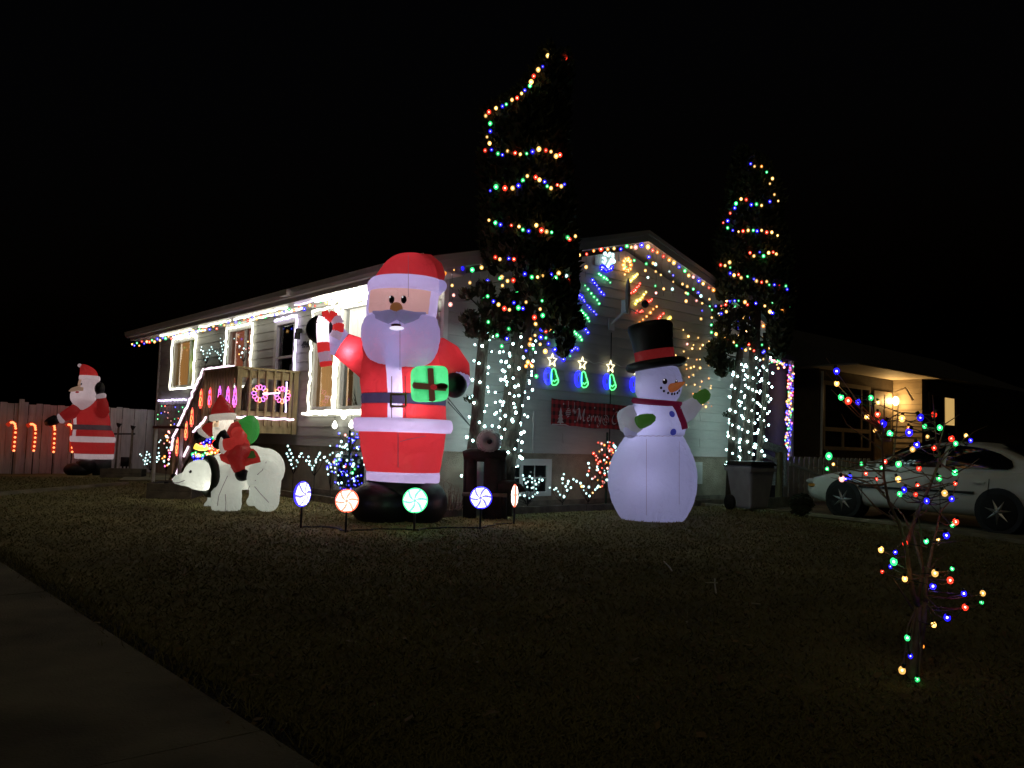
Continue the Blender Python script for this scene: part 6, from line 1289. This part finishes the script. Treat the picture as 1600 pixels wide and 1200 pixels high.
nodes = [a_.lerp(b_, u_ / 4) for s_ in segs for a_, b_ in zip(s_, s_[1:]) for u_ in range(4)]
for x, y, c in L4:
    p_ = H.p(x, y, R.uniform(-.16, .16)); p_.z = max(p_.z, .02); b = bulb(sl_, p_, c, R.uniform(.010, .015), 1.5); d = V((R.uniform(-.6, .6), R.uniform(-.6, .6), 1)).normalized(); inst('socket', socket, b, (0, 0, 0), 1, d.to_track_quat('Z', 'Y'))
    P3.append(p_)
for p_ in P3:
    q_ = min(nodes, key=lambda n_: (n_ - p_).length + (.15 if n_.z > p_.z else 0))
    if (q_ - p_).length < .42: TW.tube([q_, q_.lerp(p_, .55) + V((R.uniform(-.02, .02), R.uniform(-.02, .02), -.02)), p_ + (p_ - q_) * .25], [.004, .003, .0012], 5)
tk_ = TW.build('twigs', M['twig'], H.t, True); tk_['kind'] = 'stuff'
order = sorted(range(len(P3)), key=lambda i: -P3[i].z)
wr_ = MB()
for a, b_ in zip(order, order[1:]):
    if (P3[a] - P3[b_]).length < .22: wr_.tube([P3[a], P3[a].lerp(P3[b_], .5) + V((0, 0, -.02)), P3[b_]], .002, 4)
wr_.build('wire', M['wire'], sl_)['kind'] = 'stuff'

lv, lf = [], []
for i in range(420):
    d = 3 + 11 * NP.rand() ** 1.3; an = math.radians(NP.uniform(-34, 34)); p_ = V((d * math.sin(an), d * math.cos(an), 0))
    if onpaved(p_) and loc(p_).x > ex: continue
    p_.z = gz(p_.x, p_.y) + .028; u_ = V((NP.normal(0, 1), NP.normal(0, 1), NP.normal(0, .4))).normalized() * NP.uniform(.012, .03); w_ = u_.cross(V((0, 0, 1))) * .6 + V((0, 0, NP.normal(0, .006)))
    k_ = len(lv); lv += [p_ - u_, p_ + w_, p_ + u_, p_ - w_]; lf.append((k_, k_ + 1, k_ + 2, k_ + 3))
lt_ = MB().add(lv, lf).build('fallen_leaves', mat('dry_leaf', (.22, .15, .07), .8, .4, 3)); lt_['kind'] = 'stuff'; tag(lt_, 'small dry leaves scattered over the dark lawn', 'leaves')
# ------------------------------------------------------------------ twigs lying on the lawn
for pts, lab in (([(1037, 881), (1046, 890), (1050, 896)], 'short pale twig lying on the lawn in front of the snowman'), ([(1117, 909), (1117, 918), (1119, 932)], 'pale crossed twig standing up in the dark lawn'), ([(1174, 948), (1188, 949)], 'thin pale straw lying flat on the dark lawn')):
    P_ = [ground(*q) for q in pts]; b = MB(); b.tube([p_ + V((0, 0, .02)) for p_ in P_], .006, 5)
    if pts[0][0] == 1117: b.tube([ground(1102, 917) + V((0, 0, .03)), ground(1121, 917) + V((0, 0, .03))], .005, 5)
    tag(b.build('fallen_twig', mat('pale_twig', (.5, .47, .4), .8)), lab, 'twig', 'twigs lying on the lawn')
